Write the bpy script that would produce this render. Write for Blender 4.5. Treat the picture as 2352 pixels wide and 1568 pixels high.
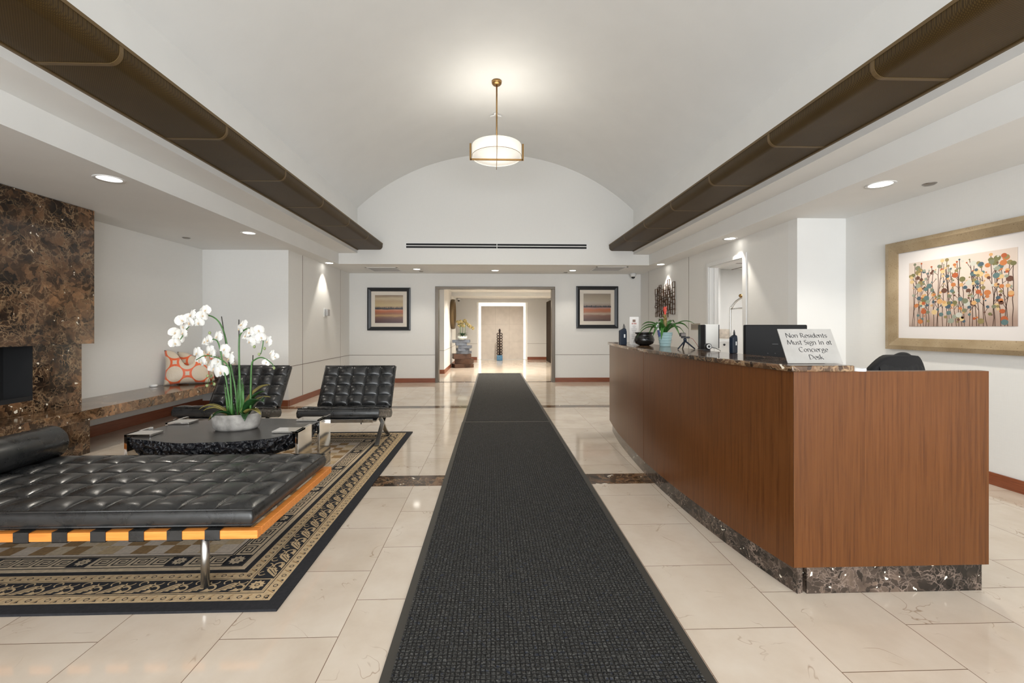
import bpy, bmesh, math, random
from mathutils import Vector, Matrix
PI = math.pi
R = math.radians
for o in list(bpy.data.objects):
    bpy.data.objects.remove(o)
scene = bpy.context.scene
COL = scene.collection

# ------------------------------------------------------------------ camera
cam_d = bpy.data.cameras.new('camera')
cam = bpy.data.objects.new('camera', cam_d)
COL.objects.link(cam)
cam.location = (0, 0, 1.27)
cam.rotation_euler = (R(90), 0, -R(1.743))
cam_d.sensor_fit = 'HORIZONTAL'
cam_d.sensor_width = 36.0
cam_d.lens = 986 / 2352 * 36
cam_d.shift_x = (1176 - 1161) / 2352
cam_d.shift_y = -(784 - 752) / 2352
cam_d.clip_start = 0.05
scene.camera = cam
# ------------------------------------------------------------------ world, view
world = bpy.data.worlds.new('world')
scene.world = world
world.use_nodes = True
world.node_tree.nodes['Background'].inputs[0].default_value = (0.93, 0.97, 1.0, 1)
world.node_tree.nodes['Background'].inputs[1].default_value = 3.3
scene.view_settings.view_transform = 'Standard'
scene.view_settings.look = 'None'
scene.view_settings.exposure = 0.68
scene.view_settings.gamma = 1.0
scene.view_settings.use_curve_mapping = False
cy = scene.cycles
cy.use_denoising = True
cy.max_bounces = 7
cy.diffuse_bounces = 4
cy.glossy_bounces = 3
cy.transmission_bounces = 4
cy.transparent_max_bounces = 6
cy.caustics_reflective = False
cy.caustics_refractive = False
cy.sample_clamp_indirect = 4.0
cy.use_adaptive_sampling = True
cy.adaptive_threshold = 0.02


def lamp(name, kind, loc, energy, color=(1, 1, 1), rot=(0, 0, 0), **kw):
    d = bpy.data.lights.new(name, kind)
    d.energy = energy
    d.color = color
    for k, v in kw.items():
        setattr(d, k, v)
    o = bpy.data.objects.new(name, d)
    COL.objects.link(o)
    o.location = loc
    o.rotation_euler = rot
    return o


# added area light standing in for daylight from the assumed entrance behind the camera
entry_light = lamp('added_entrance_light', 'AREA', (0, -3.05, 1.45), 150, (0.95, 0.98, 1.0), (R(90), 0, 0), shape='RECTANGLE', size=7.4, size_y=2.3)
port = lamp('entrance_portal', 'AREA', (0, -3.12, 1.45), 1, (1, 1, 1), (R(90), 0, 0), shape='RECTANGLE', size=7.6, size_y=2.5)
port.data.cycles.is_portal = True

# ------------------------------------------------------------------ mesh helpers


class MB:
    def __init__(s):
        s.b = bmesh.new()
        s.mi = 0

    def _f(s, vs):
        try:
            f = s.b.faces.new(vs)
            f.material_index = s.mi
            return f
        except ValueError:
            return None

    def poly(s, pts):
        return s._f([s.b.verts.new(p) for p in pts])

    def box(s, x0, x1, y0, y1, z0, z1, M=None):
        c = [(x0, y0, z0), (x1, y0, z0), (x1, y1, z0), (x0, y1, z0), (x0, y0, z1), (x1, y0, z1), (x1, y1, z1), (x0, y1, z1)]
        if M is not None:
            c = [M @ Vector(p) for p in c]
        v = [s.b.verts.new(p) for p in c]
        for q in ((0, 3, 2, 1), (4, 5, 6, 7), (0, 1, 5, 4), (1, 2, 6, 5), (2, 3, 7, 6), (3, 0, 4, 7)):
            s._f([v[i] for i in q])
        return s

    def prism(s, pts, z0, z1, M=None):
        lo = [Vector((p[0], p[1], z0)) for p in pts]
        hi = [Vector((p[0], p[1], z1)) for p in pts]
        if M is not None:
            lo = [M @ p for p in lo]
            hi = [M @ p for p in hi]
        lo = [s.b.verts.new(p) for p in lo]
        hi = [s.b.verts.new(p) for p in hi]
        n = len(pts)
        s._f(lo[::-1])
        s._f(hi)
        for i in range(n):
            s._f([lo[i], lo[(i + 1) % n], hi[(i + 1) % n], hi[i]])
        return s

    def tube(s, pts, r, n=8, cap=True, sx=1.0, sy=1.0, up=None):
        pts = [Vector(p) for p in pts]
        rs = r if isinstance(r, (list, tuple)) else [r] * len(pts)
        rings = []
        prev = None
        for i, p in enumerate(pts):
            t = (pts[min(i + 1, len(pts) - 1)] - pts[max(i - 1, 0)])
            if t.length < 1e-9:
                t = Vector((0, 0, 1))
            t.normalize()
            if prev is None:
                a = Vector(up) if up else (Vector((0, 0, 1)) if abs(t.z) < .9 else Vector((1, 0, 0)))
            else:
                a = prev
            u = a - t * a.dot(t)
            u.normalize()
            prev = u
            w = t.cross(u)
            rings.append([s.b.verts.new(p + (u * math.cos(2 * PI * k / n) * sx + w * math.sin(2 * PI * k / n) * sy) * rs[i]) for k in range(n)])
        for a, b in zip(rings, rings[1:]):
            for k in range(n):
                s._f([a[k], a[(k + 1) % n], b[(k + 1) % n], b[k]])
        if cap:
            s._f(rings[0][::-1])
            s._f(rings[-1])
        return s

    def bar(s, pts, w, t, side):
        """flat bar: side = direction of the width w, thickness t"""
        pts = [Vector(p) for p in pts]
        side = Vector(side).normalized()
        rings = []
        for i, p in enumerate(pts):
            d = (pts[min(i + 1, len(pts) - 1)] - pts[max(i - 1, 0)]).normalized()
            nn = d.cross(side).normalized()
            rings.append([s.b.verts.new(p + side * a * w / 2 + nn * b * t / 2) for a, b in ((-1, -1), (1, -1), (1, 1), (-1, 1))])
        for a, b in zip(rings, rings[1:]):
            for k in range(4):
                s._f([a[k], a[(k + 1) % 4], b[(k + 1) % 4], b[k]])
        s._f(rings[0][::-1])
        s._f(rings[-1])
        return s

    def lathe(s, prof, n=32, c=(0, 0, 0), sx=1, sy=1, M=None):
        rings = []
        for r, z in prof:
            if r < 1e-6:
                p = Vector((c[0], c[1], c[2] + z))
                rings.append([s.b.verts.new(M @ p if M is not None else p)])
            else:
                ring = []
                for k in range(n):
                    p = Vector((c[0] + r * sx * math.cos(2 * PI * k / n), c[1] + r * sy * math.sin(2 * PI * k / n), c[2] + z))
                    ring.append(s.b.verts.new(M @ p if M is not None else p))
                rings.append(ring)
        for a, b in zip(rings, rings[1:]):
            if len(a) == 1 and len(b) == 1:
                continue
            for k in range(n):
                k2 = (k + 1) % n
                if len(a) == 1:
                    s._f([a[0], b[k2], b[k]])
                elif len(b) == 1:
                    s._f([a[k], a[k2], b[0]])
                else:
                    s._f([a[k], a[k2], b[k2], b[k]])
        return s

    def ball(s, c, r, n=10, sz=1.0, M=None):
        prof = [(r * math.sin(PI * i / n), -r * sz * math.cos(PI * i / n)) for i in range(n + 1)]
        prof[0] = (0, -r * sz)
        prof[-1] = (0, r * sz)
        return s.lathe(prof, n + 4, c, M=M)

    def grid(s, fn, nu, nv):
        V = [[s.b.verts.new(fn(i / nu, j / nv)) for j in range(nv + 1)] for i in range(nu + 1)]
        for i in range(nu):
            for j in range(nv):
                s._f([V[i][j], V[i + 1][j], V[i + 1][j + 1], V[i][j + 1]])
        return V

    def build(s, name, mats, parent=None, smooth=False, bevel=0, seg=2, weld=False, fix=True, subd=0):
        if weld:
            bmesh.ops.remove_doubles(s.b, verts=s.b.verts, dist=1e-5)
        if fix:
            bmesh.ops.recalc_face_normals(s.b, faces=s.b.faces)
        me = bpy.data.meshes.new(name)
        s.b.to_mesh(me)
        s.b.free()
        if not isinstance(mats, (list, tuple)):
            mats = [mats]
        for m in mats:
            me.materials.append(m)
        o = bpy.data.objects.new(name, me)
        COL.objects.link(o)
        if parent:
            o.parent = parent
        if smooth:
            for p in me.polygons:
                p.use_smooth = True
        if bevel:
            md = o.modifiers.new('bevel', 'BEVEL')
            md.width = bevel
            md.segments = seg
            md.limit_method = 'ANGLE'
            md.angle_limit = R(35)
            for p in me.polygons:
                p.use_smooth = True
            w = o.modifiers.new('wn', 'WEIGHTED_NORMAL')
            w.keep_sharp = False
        if subd:
            md = o.modifiers.new('sub', 'SUBSURF')
            md.levels = subd
            md.render_levels = subd
        return o


def B(x0, x1, y0, y1, z0, z1):
    return MB().box(x0, x1, y0, y1, z0, z1)


def thing(name, label, cat, loc=(0, 0, 0), rz=0, group=None):
    o = bpy.data.objects.new(name, None)
    COL.objects.link(o)
    o.empty_display_size = .1
    o.location = loc
    o.rotation_euler = (0, 0, rz)
    return tag(o, label, cat, group)


def tag(o, label, cat, group=None):
    o['label'] = label
    o['category'] = cat
    if group:
        o['group'] = group
    return o


def struct(o):
    o['kind'] = 'structure'
    return o


def dup(root, loc, rz, label, group=None):
    r = root.copy()
    COL.objects.link(r)
    r.location = loc
    r.rotation_euler = (0, 0, rz)
    r['label'] = label
    if group:
        r['group'] = group
    for ch in list(root.children):
        c = ch.copy()
        COL.objects.link(c)
        c.parent = r
        for g in list(ch.children):
            d = g.copy()
            COL.objects.link(d)
            d.parent = c
    return r


# ------------------------------------------------------------------ material helpers
class NT:
    def __init__(s, name):
        s.m = bpy.data.materials.new(name)
        s.m.use_nodes = True
        s.t = s.m.node_tree
        s.p = s.t.nodes['Principled BSDF']

    def n(s, typ, ins=None, **kw):
        nd = s.t.nodes.new(typ)
        for k, v in kw.items():
            setattr(nd, k, v)
        for k, v in (ins or {}).items():
            if isinstance(v, bpy.types.NodeSocket):
                s.t.links.new(v, nd.inputs[k])
            else:
                nd.inputs[k].default_value = v
        return nd

    def set(s, **kw):
        for k, v in kw.items():
            k = k.replace('_', ' ')
            if isinstance(v, bpy.types.NodeSocket):
                s.t.links.new(v, s.p.inputs[k])
            else:
                s.p.inputs[k].default_value = v
        return s

    def coord(s, scale=(1, 1, 1), out='Object', loc=(0, 0, 0), rot=(0, 0, 0)):
        c = s.n('ShaderNodeTexCoord')
        return s.n('ShaderNodeMapping', {'Vector': c.outputs[out], 'Scale': scale, 'Location': loc, 'Rotation': rot}).outputs[0]

    def noise(s, vec, scale, detail=3, rough=.5, dist=0, out=0):
        return s.n('ShaderNodeTexNoise', {'Vector': vec, 'Scale': scale, 'Detail': detail, 'Roughness': rough, 'Distortion': dist}).outputs[out]

    def ramp(s, fac, stops, interp='LINEAR'):
        r = s.n('ShaderNodeValToRGB', {'Fac': fac})
        cr = r.color_ramp
        cr.interpolation = interp
        while len(cr.elements) < len(stops):
            cr.elements.new(.5)
        for e, (p, c) in zip(cr.elements, stops):
            e.position = p
            e.color = c if len(c) == 4 else (*c, 1)
        return r.outputs[0]

    def mix(s, f, a, b, typ='MIX'):
        nd = s.n('ShaderNodeMix', data_type='RGBA', blend_type=typ)
        for k, v in ((0, f), (6, a), (7, b)):
            if isinstance(v, bpy.types.NodeSocket):
                s.t.links.new(v, nd.inputs[k])
            else:
                nd.inputs[k].default_value = v if k == 0 else (v if len(v) == 4 else (*v, 1))
        return nd.outputs[2]

    def math(s, op, a, b=0.0, c=0.0):
        nd = s.n('ShaderNodeMath', operation=op)
        for k, v in ((0, a), (1, b), (2, c)):
            if isinstance(v, bpy.types.NodeSocket):
                s.t.links.new(v, nd.inputs[k])
            else:
                nd.inputs[k].default_value = v
        return nd.outputs[0]

    def bump(s, h, strength=.3, dist=.01):
        b = s.n('ShaderNodeBump', {'Height': h, 'Strength': strength, 'Distance': dist})
        s.t.links.new(b.outputs[0], s.p.inputs['Normal'])
        return s


def plain(name, col, rough=.5, metal=0.0, spec=.5, noise=0.0, nscale=20, bump=0.0):
    m = NT(name)
    c = (*col, 1)
    m.set(Roughness=rough, Metallic=metal)
    m.p.inputs['Specular IOR Level'].default_value = spec
    v = m.coord()
    nz = m.noise(v, nscale, 4)
    if noise:
        lo = tuple(max(0, k * (1 - noise)) for k in col)
        hi = tuple(min(1, k * (1 + noise)) for k in col)
        m.set(Base_Color=m.ramp(nz, [(.3, lo), (.7, hi)]))
    else:
        m.set(Base_Color=c)
    if bump:
        m.bump(nz, bump, .003)
    return m.m


def emit(name, col, s):
    m = NT(name)
    m.set(Base_Color=(*col, 1))
    m.p.inputs['Emission Color'].default_value = (*col, 1)
    m.p.inputs['Emission Strength'].default_value = s
    return m.m


def mk_wall():
    m = NT('woven_wallcovering')
    v = m.coord((1, 1, .04))
    nz = m.noise(v, 260, 2)
    v2 = m.coord((.05, .05, 1))
    nz2 = m.noise(v2, 260, 2)
    s = m.math('ADD', nz, nz2)
    m.set(Base_Color=m.mix(m.math('MULTIPLY', s, .5), (.715, .708, .685), (.785, .778, .755)), Roughness=.75)
    m.bump(s, .08, .002)
    return m.m


def mk_marble(name, dark, mid, vein, scale=1.0, rough=.12, white=.5):
    m = NT(name)
    v0 = m.coord((scale, scale, scale))
    warp = m.n('ShaderNodeTexNoise', {'Vector': v0, 'Scale': 5.0, 'Detail': 4.0, 'Roughness': .6})
    v = m.n('ShaderNodeVectorMath', {0: warp.outputs['Color'], 1: (.28, .28, .28)}, operation='MULTIPLY').outputs[0]
    v = m.n('ShaderNodeVectorMath', {0: v, 1: v0}, operation='ADD').outputs[0]
    cell = m.n('ShaderNodeTexVoronoi', {'Vector': v, 'Scale': 11.0}, feature='DISTANCE_TO_EDGE').outputs['Distance']
    cell2 = m.n('ShaderNodeTexVoronoi', {'Vector': v, 'Scale': 27.0}, feature='DISTANCE_TO_EDGE').outputs['Distance']
    cc = m.n('ShaderNodeTexVoronoi', {'Vector': v, 'Scale': 27.0}, feature='F1').outputs['Color']
    sep = m.n('ShaderNodeSeparateColor', {'Color': cc}).outputs[0]
    big = m.noise(v0, 2.6, 5, .62)
    basec = m.ramp(big, [(.36, dark), (.54, mid), (.7, tuple(k * 2.2 for k in mid))])
    tone = m.ramp(sep, [(0, (.12, .11, .10)), (.5, (.7, .68, .65)), (1, (1.8, 1.75, 1.65))])
    basec = m.mix(.85, basec, tone, 'MULTIPLY')
    e1 = m.ramp(cell, [(0, (1, 1, 1)), (.045, (0, 0, 0))])
    e2 = m.ramp(cell2, [(0, (1, 1, 1)), (.09, (0, 0, 0))])
    msk = m.noise(v0, 9, 3)
    mk = m.ramp(msk, [(.42, (0, 0, 0)), (.62, (1, 1, 1))])
    c = m.mix(m.mix(1.0, e2, mk, 'MULTIPLY'), basec, tuple(k * .7 for k in vein))
    c = m.mix(m.mix(1.0, e1, m.ramp(msk, [(.3, (0, 0, 0)), (.7, (.8, .8, .8))]), 'MULTIPLY'), c, vein)
    sp = m.n('ShaderNodeTexVoronoi', {'Vector': v, 'Scale': 24.0}, feature='F1')
    sp2 = m.n('ShaderNodeSeparateColor', {'Color': sp.outputs['Color']}).outputs[1]
    w = m.math('MULTIPLY', m.math('LESS_THAN', sp.outputs['Distance'], m.math('MULTIPLY', msk, .42)), m.math('GREATER_THAN', sp2, 1 - .22 * white))
    c = m.mix(w, c, (.8, .74, .62))
    m.set(Base_Color=c, Roughness=rough)
    m.p.inputs['Specular IOR Level'].default_value = .55
    return m.m


def mk_tile():
    m = NT('cream_marble_tile')
    uv = m.n('ShaderNodeUVMap', uv_map='UVMap').outputs[0]
    br = m.n('ShaderNodeTexBrick', {'Vector': uv, 'Scale': 1.0, 'Mortar Size': .0016, 'Mortar Smooth': .1, 'Bias': 0.0, 'Brick Width': .48, 'Row Height': .48,
                                    'Color1': (0, 0, 0, 1), 'Color2': (1, 1, 1, 1), 'Mortar': (.5, .5, .5, 1)}, offset=.5, offset_frequency=2, squash=1.0, squash_frequency=2)
    tone = m.n('ShaderNodeSeparateColor', {'Color': br.outputs['Color']}).outputs[0]
    v = m.coord()
    off = m.n('ShaderNodeCombineXYZ', {'X': m.math('MULTIPLY', tone, 7.0), 'Y': m.math('MULTIPLY', tone, 3.0), 'Z': m.math('MULTIPLY', tone, 5.0)}).outputs[0]
    v = m.n('ShaderNodeVectorMath', {0: v, 1: off}, operation='ADD').outputs[0]
    base = m.ramp(m.noise(v, 3.0, 5, .6), [(.3, (.60, .50, .40)), (.5, (.67, .575, .475)), (.7, (.72, .635, .54))])
    base = m.mix(m.math('MULTIPLY', tone, .35), base, (.62, .53, .43))
    w = m.n('ShaderNodeTexNoise', {'Vector': v, 'Scale': 3.0, 'Detail': 3.0, 'Distortion': 1.2})
    d = m.math('ABSOLUTE', m.math('SUBTRACT', w.outputs[0], .5))
    vein = m.ramp(d, [(0, (1, 1, 1)), (.0065, (0, 0, 0))])
    vm = m.ramp(m.noise(v, 5, 2), [(.53, (0, 0, 0)), (.66, (.7, .7, .7))])
    base = m.mix(m.mix(1.0, vein, vm, 'MULTIPLY'), base, (.3, .19, .11))
    c = m.mix(br.outputs['Fac'], base, (.16, .09, .05))
    m.set(Base_Color=c, Roughness=m.mix(br.outputs['Fac'], (.07, .07, .07), (.6, .6, .6)))
    m.p.inputs['Specular IOR Level'].default_value = .5
    return m.m


def mk_wood(name, a, b, c, axis='Z', rough=.32, sc=1.0, spec=.45):
    m = NT(name)
    s = {'Z': (1, 1, .028), 'Y': (1, .05, 1), 'X': (.05, 1, 1)}[axis]
    v = m.coord(tuple(k * sc for k in s))
    n1 = m.noise(v, 75, 6, .7, .4)
    n2 = m.noise(v, 120, 3, .6)
    f = m.math('ADD', m.math('MULTIPLY', n1, .75), m.math('MULTIPLY', n2, .25))
    base = m.ramp(f, [(.36, a), (.5, b), (.66, c)])
    big = m.noise(m.coord(), 1.1, 3)
    base = m.mix(.35, base, m.ramp(big, [(.3, (.55, .5, .45)), (.7, (1.2, 1.15, 1.1))]), 'MULTIPLY')
    m.set(Base_Color=base, Roughness=rough)
    m.p.inputs['Specular IOR Level'].default_value = spec
    m.bump(n2, .05, .002)
    return m.m


M = {}
M['wall'] = mk_wall()
M['paint'] = plain('white_ceiling_paint', (.77, .77, .755), .7, noise=.015, nscale=3)
M['trim'] = plain('white_gloss_trim', (.76, .76, .75), .35)
M['joint'] = plain('dark_panel_joint', (.16, .12, .10), .7)
M['marble'] = mk_marble('brown_marble', (.018, .009, .005), (.13, .070, .036), (.38, .25, .14), .7, white=.6)
M['marble2'] = mk_marble('grey_brown_marble', (.012, .008, .006), (.045, .032, .025), (.28, .21, .17), 1.1, white=.7)
M['tile'] = mk_tile()
M['desk'] = mk_wood('desk_veneer', (.078, .026, .0065), (.118, .041, .010), (.142, .052, .014), rough=.32, spec=.3)
M['skirt'] = mk_wood('red_brown_skirting', (.17, .045, .018), (.24, .07, .028), (.30, .095, .04), 'Y', .35)
M['skirtx'] = mk_wood('red_brown_skirting_cross', (.17, .045, .018), (.24, .07, .028), (.30, .095, .04), 'X', .35)
M['orange'] = mk_wood('honey_wood', (.62, .20, .035), (.74, .26, .048), (.80, .32, .075), 'X', .4)
M['chrome'] = plain('polished_chrome', (.75, .74, .72), .08, 1.0)
M['steel'] = plain('satin_steel', (.55, .54, .52), .32, 1.0)
M['brass'] = plain('aged_brass', (.36, .22, .09), .35, 1.0)
M['bronze'] = plain('bronze_door_frame', (.11, .09, .07), .32, .6)
M['black'] = plain('black_plastic', (.012, .012, .014), .35)
M['dkblue'] = plain('slate_blue_plastic', (.011, .018, .032), .4, 0.0, .3)
M['white'] = plain('white_plastic', (.75, .75, .74), .4)
M['dark'] = plain('dark_void', (.006, .006, .007), .8)
M['glassy'] = plain('dark_glass', (.01, .012, .015), .05)
M['green'] = plain('leaf_green', (.035, .13, .02), .35, noise=.5, nscale=14)
M['dgreen'] = plain('dark_leaf_green', (.012, .05, .012), .3, noise=.4, nscale=18)
M['ggold'] = plain('olive_gold_leaf', (.26, .22, .06), .35, noise=.5, nscale=16)
M['stem'] = plain('stem_green', (.06, .17, .04), .4, noise=.3)
M['stake'] = plain('dark_stake', (.02, .016, .012), .6)
M['concrete'] = plain('weathered_concrete', (.27, .255, .235), .85, noise=.5, nscale=12, bump=.3)
M['stonetop'] = plain('honed_black_stone', (.035, .032, .030), .3, noise=.35, nscale=5)
M['lit'] = emit('lamp_diffuser', (1, .96, .88), 6.0)
M['litdim'] = emit('pale_lamp_diffuser', (1, .96, .9), 1.3)


def mk_leather(name='black_leather', rough=.27):
    m = NT(name)
    v = m.coord()
    nz = m.noise(v, 9, 4, .6, .8)
    fine = m.n('ShaderNodeTexVoronoi', {'Vector': v, 'Scale': 260.0}).outputs[0]
    m.set(Base_Color=m.ramp(nz, [(.3, (.012, .0125, .013)), (.75, (.028, .028, .028))]), Roughness=m.ramp(nz, [(.3, (rough - .05,) * 3), (.7, (rough + .1,) * 3)]))
    m.p.inputs['Specular IOR Level'].default_value = .6
    m.bump(m.math('ADD', m.math('MULTIPLY', nz, 2.5), m.math('MULTIPLY', fine, .12)), .14, .004)
    return m.m


M['leather'] = mk_leather()


def mk_rough():
    m = NT('broken_black_stone')
    v = m.coord()
    a = m.n('ShaderNodeTexVoronoi', {'Vector': v, 'Scale': 28.0}).outputs[0]
    m.set(Base_Color=(.008, .009, .012, 1), Roughness=.25)
    m.bump(m.math('ADD', a, m.noise(v, 30, 5)), 1.0, .03)
    return m.m


M['rough'] = mk_rough()


def mk_mat():
    m = NT('ribbed_entrance_mat')
    v = m.coord()
    wv = m.n('ShaderNodeTexNoise', {'Vector': v, 'Scale': 70.0, 'Detail': 2.0}).outputs['Color']
    wv = m.n('ShaderNodeVectorMath', {0: wv, 1: (.012, .012, 0)}, operation='MULTIPLY').outputs[0]
    wv = m.n('ShaderNodeVectorMath', {0: wv, 1: v}, operation='ADD').outputs[0]
    ch = m.n('ShaderNodeTexBrick', {'Vector': wv, 'Scale': 1.0, 'Mortar Size': .0034, 'Mortar Smooth': .9, 'Brick Width': .0185, 'Row Height': .017}, offset=.0).outputs['Fac']
    nz = m.noise(v, 130, 3, .7)
    c = m.ramp(nz, [(.3, (.014, .014, .013)), (.5, (.045, .044, .041)), (.64, (.11, .11, .105)), (.74, (.24, .24, .23))])
    blue = m.ramp(m.noise(v, 60, 2), [(.62, (0, 0, 0)), (.7, (.5, .5, .5))])
    c = m.mix(blue, c, (.02, .035, .08))
    c = m.mix(m.math('MULTIPLY', ch, .75), c, (.004, .004, .004))
    m.set(Base_Color=c, Roughness=.75)
    m.p.inputs['Specular IOR Level'].default_value = .25
    m.bump(m.math('SUBTRACT', m.math('MULTIPLY', nz, .8), ch), 1.0, .009)
    return m.m


M['mat'] = mk_mat()
M['rubber'] = plain('mat_rubber_edge', (.04, .036, .03), .55)


def mk_mesh(name):
    m = NT(name)
    v = m.coord()
    ch = m.n('ShaderNodeTexBrick', {'Vector': m.coord((1, 1, 1), rot=(0, 0, R(45))), 'Scale': 1.0, 'Mortar Size': .0018, 'Mortar Smooth': .6, 'Brick Width': .009, 'Row Height': .009}, offset=.5).outputs['Fac']
    big = m.noise(v, 3, 2)
    c = m.mix(ch, m.ramp(big, [(.3, (.060, .036, .010)), (.7, (.078, .048, .015))]), (.035, .020, .006))
    m.set(Base_Color=c, Roughness=.45, Metallic=.0)
    m.p.inputs['Specular IOR Level'].default_value = .2
    m.bump(ch, .25, .002)
    return m.m


M['bmesh'] = mk_mesh('bronze_perforated_metal')
M['btrim'] = plain('bronze_painted_metal', (.13, .085, .038), .45, .1, .3)

# ------------------------------------------------------------------ room shell
YB = 8.53
ZC = 2.52
ZL = 2.732
X1L, X1R, X2L, X2R = -3.02, 3.145, -2.655, 2.828
ZS = 3.62
prof = [(-4.8, ZC), (X1L, ZC), (X1L, ZL), (X2L, ZL), (X2L, ZS)]
xc = (X2L + X2R) / 2
hw = (X2R - X2L) / 2
rise = 1.09
Rr = (hw * hw + rise * rise) / (2 * rise)
a0 = math.asin(hw / Rr)
for i in range(1, 64):
    a = -a0 + 2 * a0 * i / 64
    prof.append((xc + Rr * math.sin(a), ZS + rise - Rr + Rr * math.cos(a)))
prof += [(X2R, ZS), (X2R, ZL), (X1R, ZL), (X1R, ZC), (4.2, ZC)]
m = MB()
lo = [m.b.verts.new((x, -3.0, z)) for x, z in prof]
hi = [m.b.verts.new((x, YB, z)) for x, z in prof]
for i in range(len(prof) - 1):
    f = m._f([lo[i], lo[i + 1], hi[i + 1], hi[i]])
    f.smooth = 5 <= i < 5 + 63 or i == 4
# outer skin so the ceiling is a solid slab
top = [m.b.verts.new((x, y, 4.95)) for x, y in ((-4.8, -3.0), (4.2, -3.0), (4.2, YB), (-4.8, YB))]
m._f(top)
m._f([lo[0], hi[0], top[3], top[0]])
m._f([lo[-1], top[1], top[2], hi[-1]])
o = m.build('ceiling', M['paint'], fix=False)
o.data.set_sharp_from_angle(angle=R(25))
struct(o)
struct(B(-4.8, 4.2, YB, YB + .17, ZC, 4.95).build('wall_bulkhead', M['wall']))
struct(B(-3.6, 3.8, YB + .17, 10.2, ZC, ZC + .15).build('ceiling', M['paint']))
struct(B(-4.8, -4.65, -3.0, 7.18, 0, ZC).build('wall_alcove', M['wall']))
struct(B(-4.65, -3.29, 7.03, 7.18, 0, ZC).build('wall_alcove_end', M['wall']))
struct(B(-3.44, -3.29, 7.18, 10.13, 0, ZC).build('wall_left', M['wall']))
m = MB()
m.box(-3.44, -1.31, 9.98, 10.13, 0, ZC)
m.box(1.45, 3.63, 9.98, 10.13, 0, ZC)
m.box(-1.31, 1.45, 9.98, 10.13, 2.215, ZC)
struct(m.build('wall_back', M['wall']))
m = MB()
m.box(3.48, 3.63, 4.95, 5.85, 0, ZC)
m.box(3.48, 3.63, 6.80, 9.98, 0, ZC)
m.box(3.48, 3.63, 5.85, 6.80, 2.24, ZC)
struct(m.build('wall_right', M['wall']))
struct(B(3.48, 4.2, 4.80, 4.95, 0, ZC).build('wall_right_return', M['paint']))
struct(B(4.05, 4.2, -3.0, 4.80, 0, ZC).build('wall_right_near', M['wall']))
# entrance wall behind the camera: glazing bars over an open bright bay
m = MB()
m.box(-4.8, 4.2, -3.15, -3.0, 2.75, 4.95)
m.box(-4.8, -3.9, -3.15, -3.0, 0, 2.75)
m.box(3.9, 4.2, -3.15, -3.0, 0, 2.75)
struct(m.build('wall_entrance', M['paint']))
m = MB()
for x in (-3.9, -1.95, -.98, 0, .98, 1.95, 3.84):
    m.box(x, x + .06, -3.12, -3.04, 0.05, 2.75)
m.box(-3.9, 3.9, -3.12, -3.04, 0.0, .05)
struct(m.build('window_1', M['bronze']))

# floor in three tiled fields, between them two dark marble strips
S1a, S1b, S2a, S2b = 3.463, 3.705, 6.79, 7.0
bm = bmesh.new()
uvl = bm.loops.layers.uv.new('UVMap')


def fq(x0, x1, y0, y1, off, mi):
    vs = [bm.verts.new(p) for p in ((x0, y0, 0), (x1, y0, 0), (x1, y1, 0), (x0, y1, 0))]
    f = bm.faces.new(vs)
    f.material_index = mi
    for l in f.loops:
        l[uvl].uv = (l.vert.co.y - off, l.vert.co.x)


# brick rows run along Y: row lines at x = -.633 + .48 k ; joints shift by half a tile
xo = -.633 - .48 * 20
m0 = 2.023 + .24 - .48 * 20
for (y0, y1, off) in ((-3.2, S1a, m0), (S1b, S2a, S1b + .24 - .48 * 20), (S2b, 17.2, S2b + .24 - .48 * 20)):
    fq(-4.8, 6.8, y0, y1, off, 0)
fq(-4.8, 6.8, S1a, S1b, 0, 1)
fq(-4.8, 6.8, S2a, S2b, 0, 1)
for f in bm.faces:
    for l in f.loops:
        l[uvl].uv = (l[uvl].uv[0], l[uvl].uv[1] - xo)
geo = bmesh.ops.extrude_face_region(bm, geom=list(bm.faces))
for v in [g for g in geo['geom'] if isinstance(g, bmesh.types.BMVert)]:
    v.co.z = -.1
bmesh.ops.recalc_face_normals(bm, faces=bm.faces)
me = bpy.data.meshes.new('floor')
bm.to_mesh(me)
bm.free()
me.materials.append(M['tile'])
me.materials.append(M['marble'])
o = bpy.data.objects.new('floor', me)
COL.objects.link(o)
struct(o)

# skirting
struct(B(-3.29, -1.32, 9.965, 9.98, 0, .10).build('baseboard_back', M['skirtx'], bevel=.003))
struct(B(1.46, 3.48, 9.965, 9.98, 0, .10).build('baseboard_back', M['skirtx'], bevel=.003))
struct(B(-3.29, -3.275, 7.03, 9.965, 0, .10).build('baseboard_left', M['skirt'], bevel=.003))
struct(B(3.465, 3.48, 6.90, 9.965, 0, .10).build('baseboard_right', M['skirt'], bevel=.003))
struct(B(4.035, 4.05, -3.0, 4.80, 0, .10).build('baseboard_right', M['skirt'], bevel=.003))
struct(B(-4.65, -3.29, 7.015, 7.03, 0, .10).build('baseboard_alcove', M['skirtx'], bevel=.003))
struct(B(-4.65, -4.635, 4.5, 7.015, 0, .13).build('baseboard_alcove', M['skirt'], bevel=.003))
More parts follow.
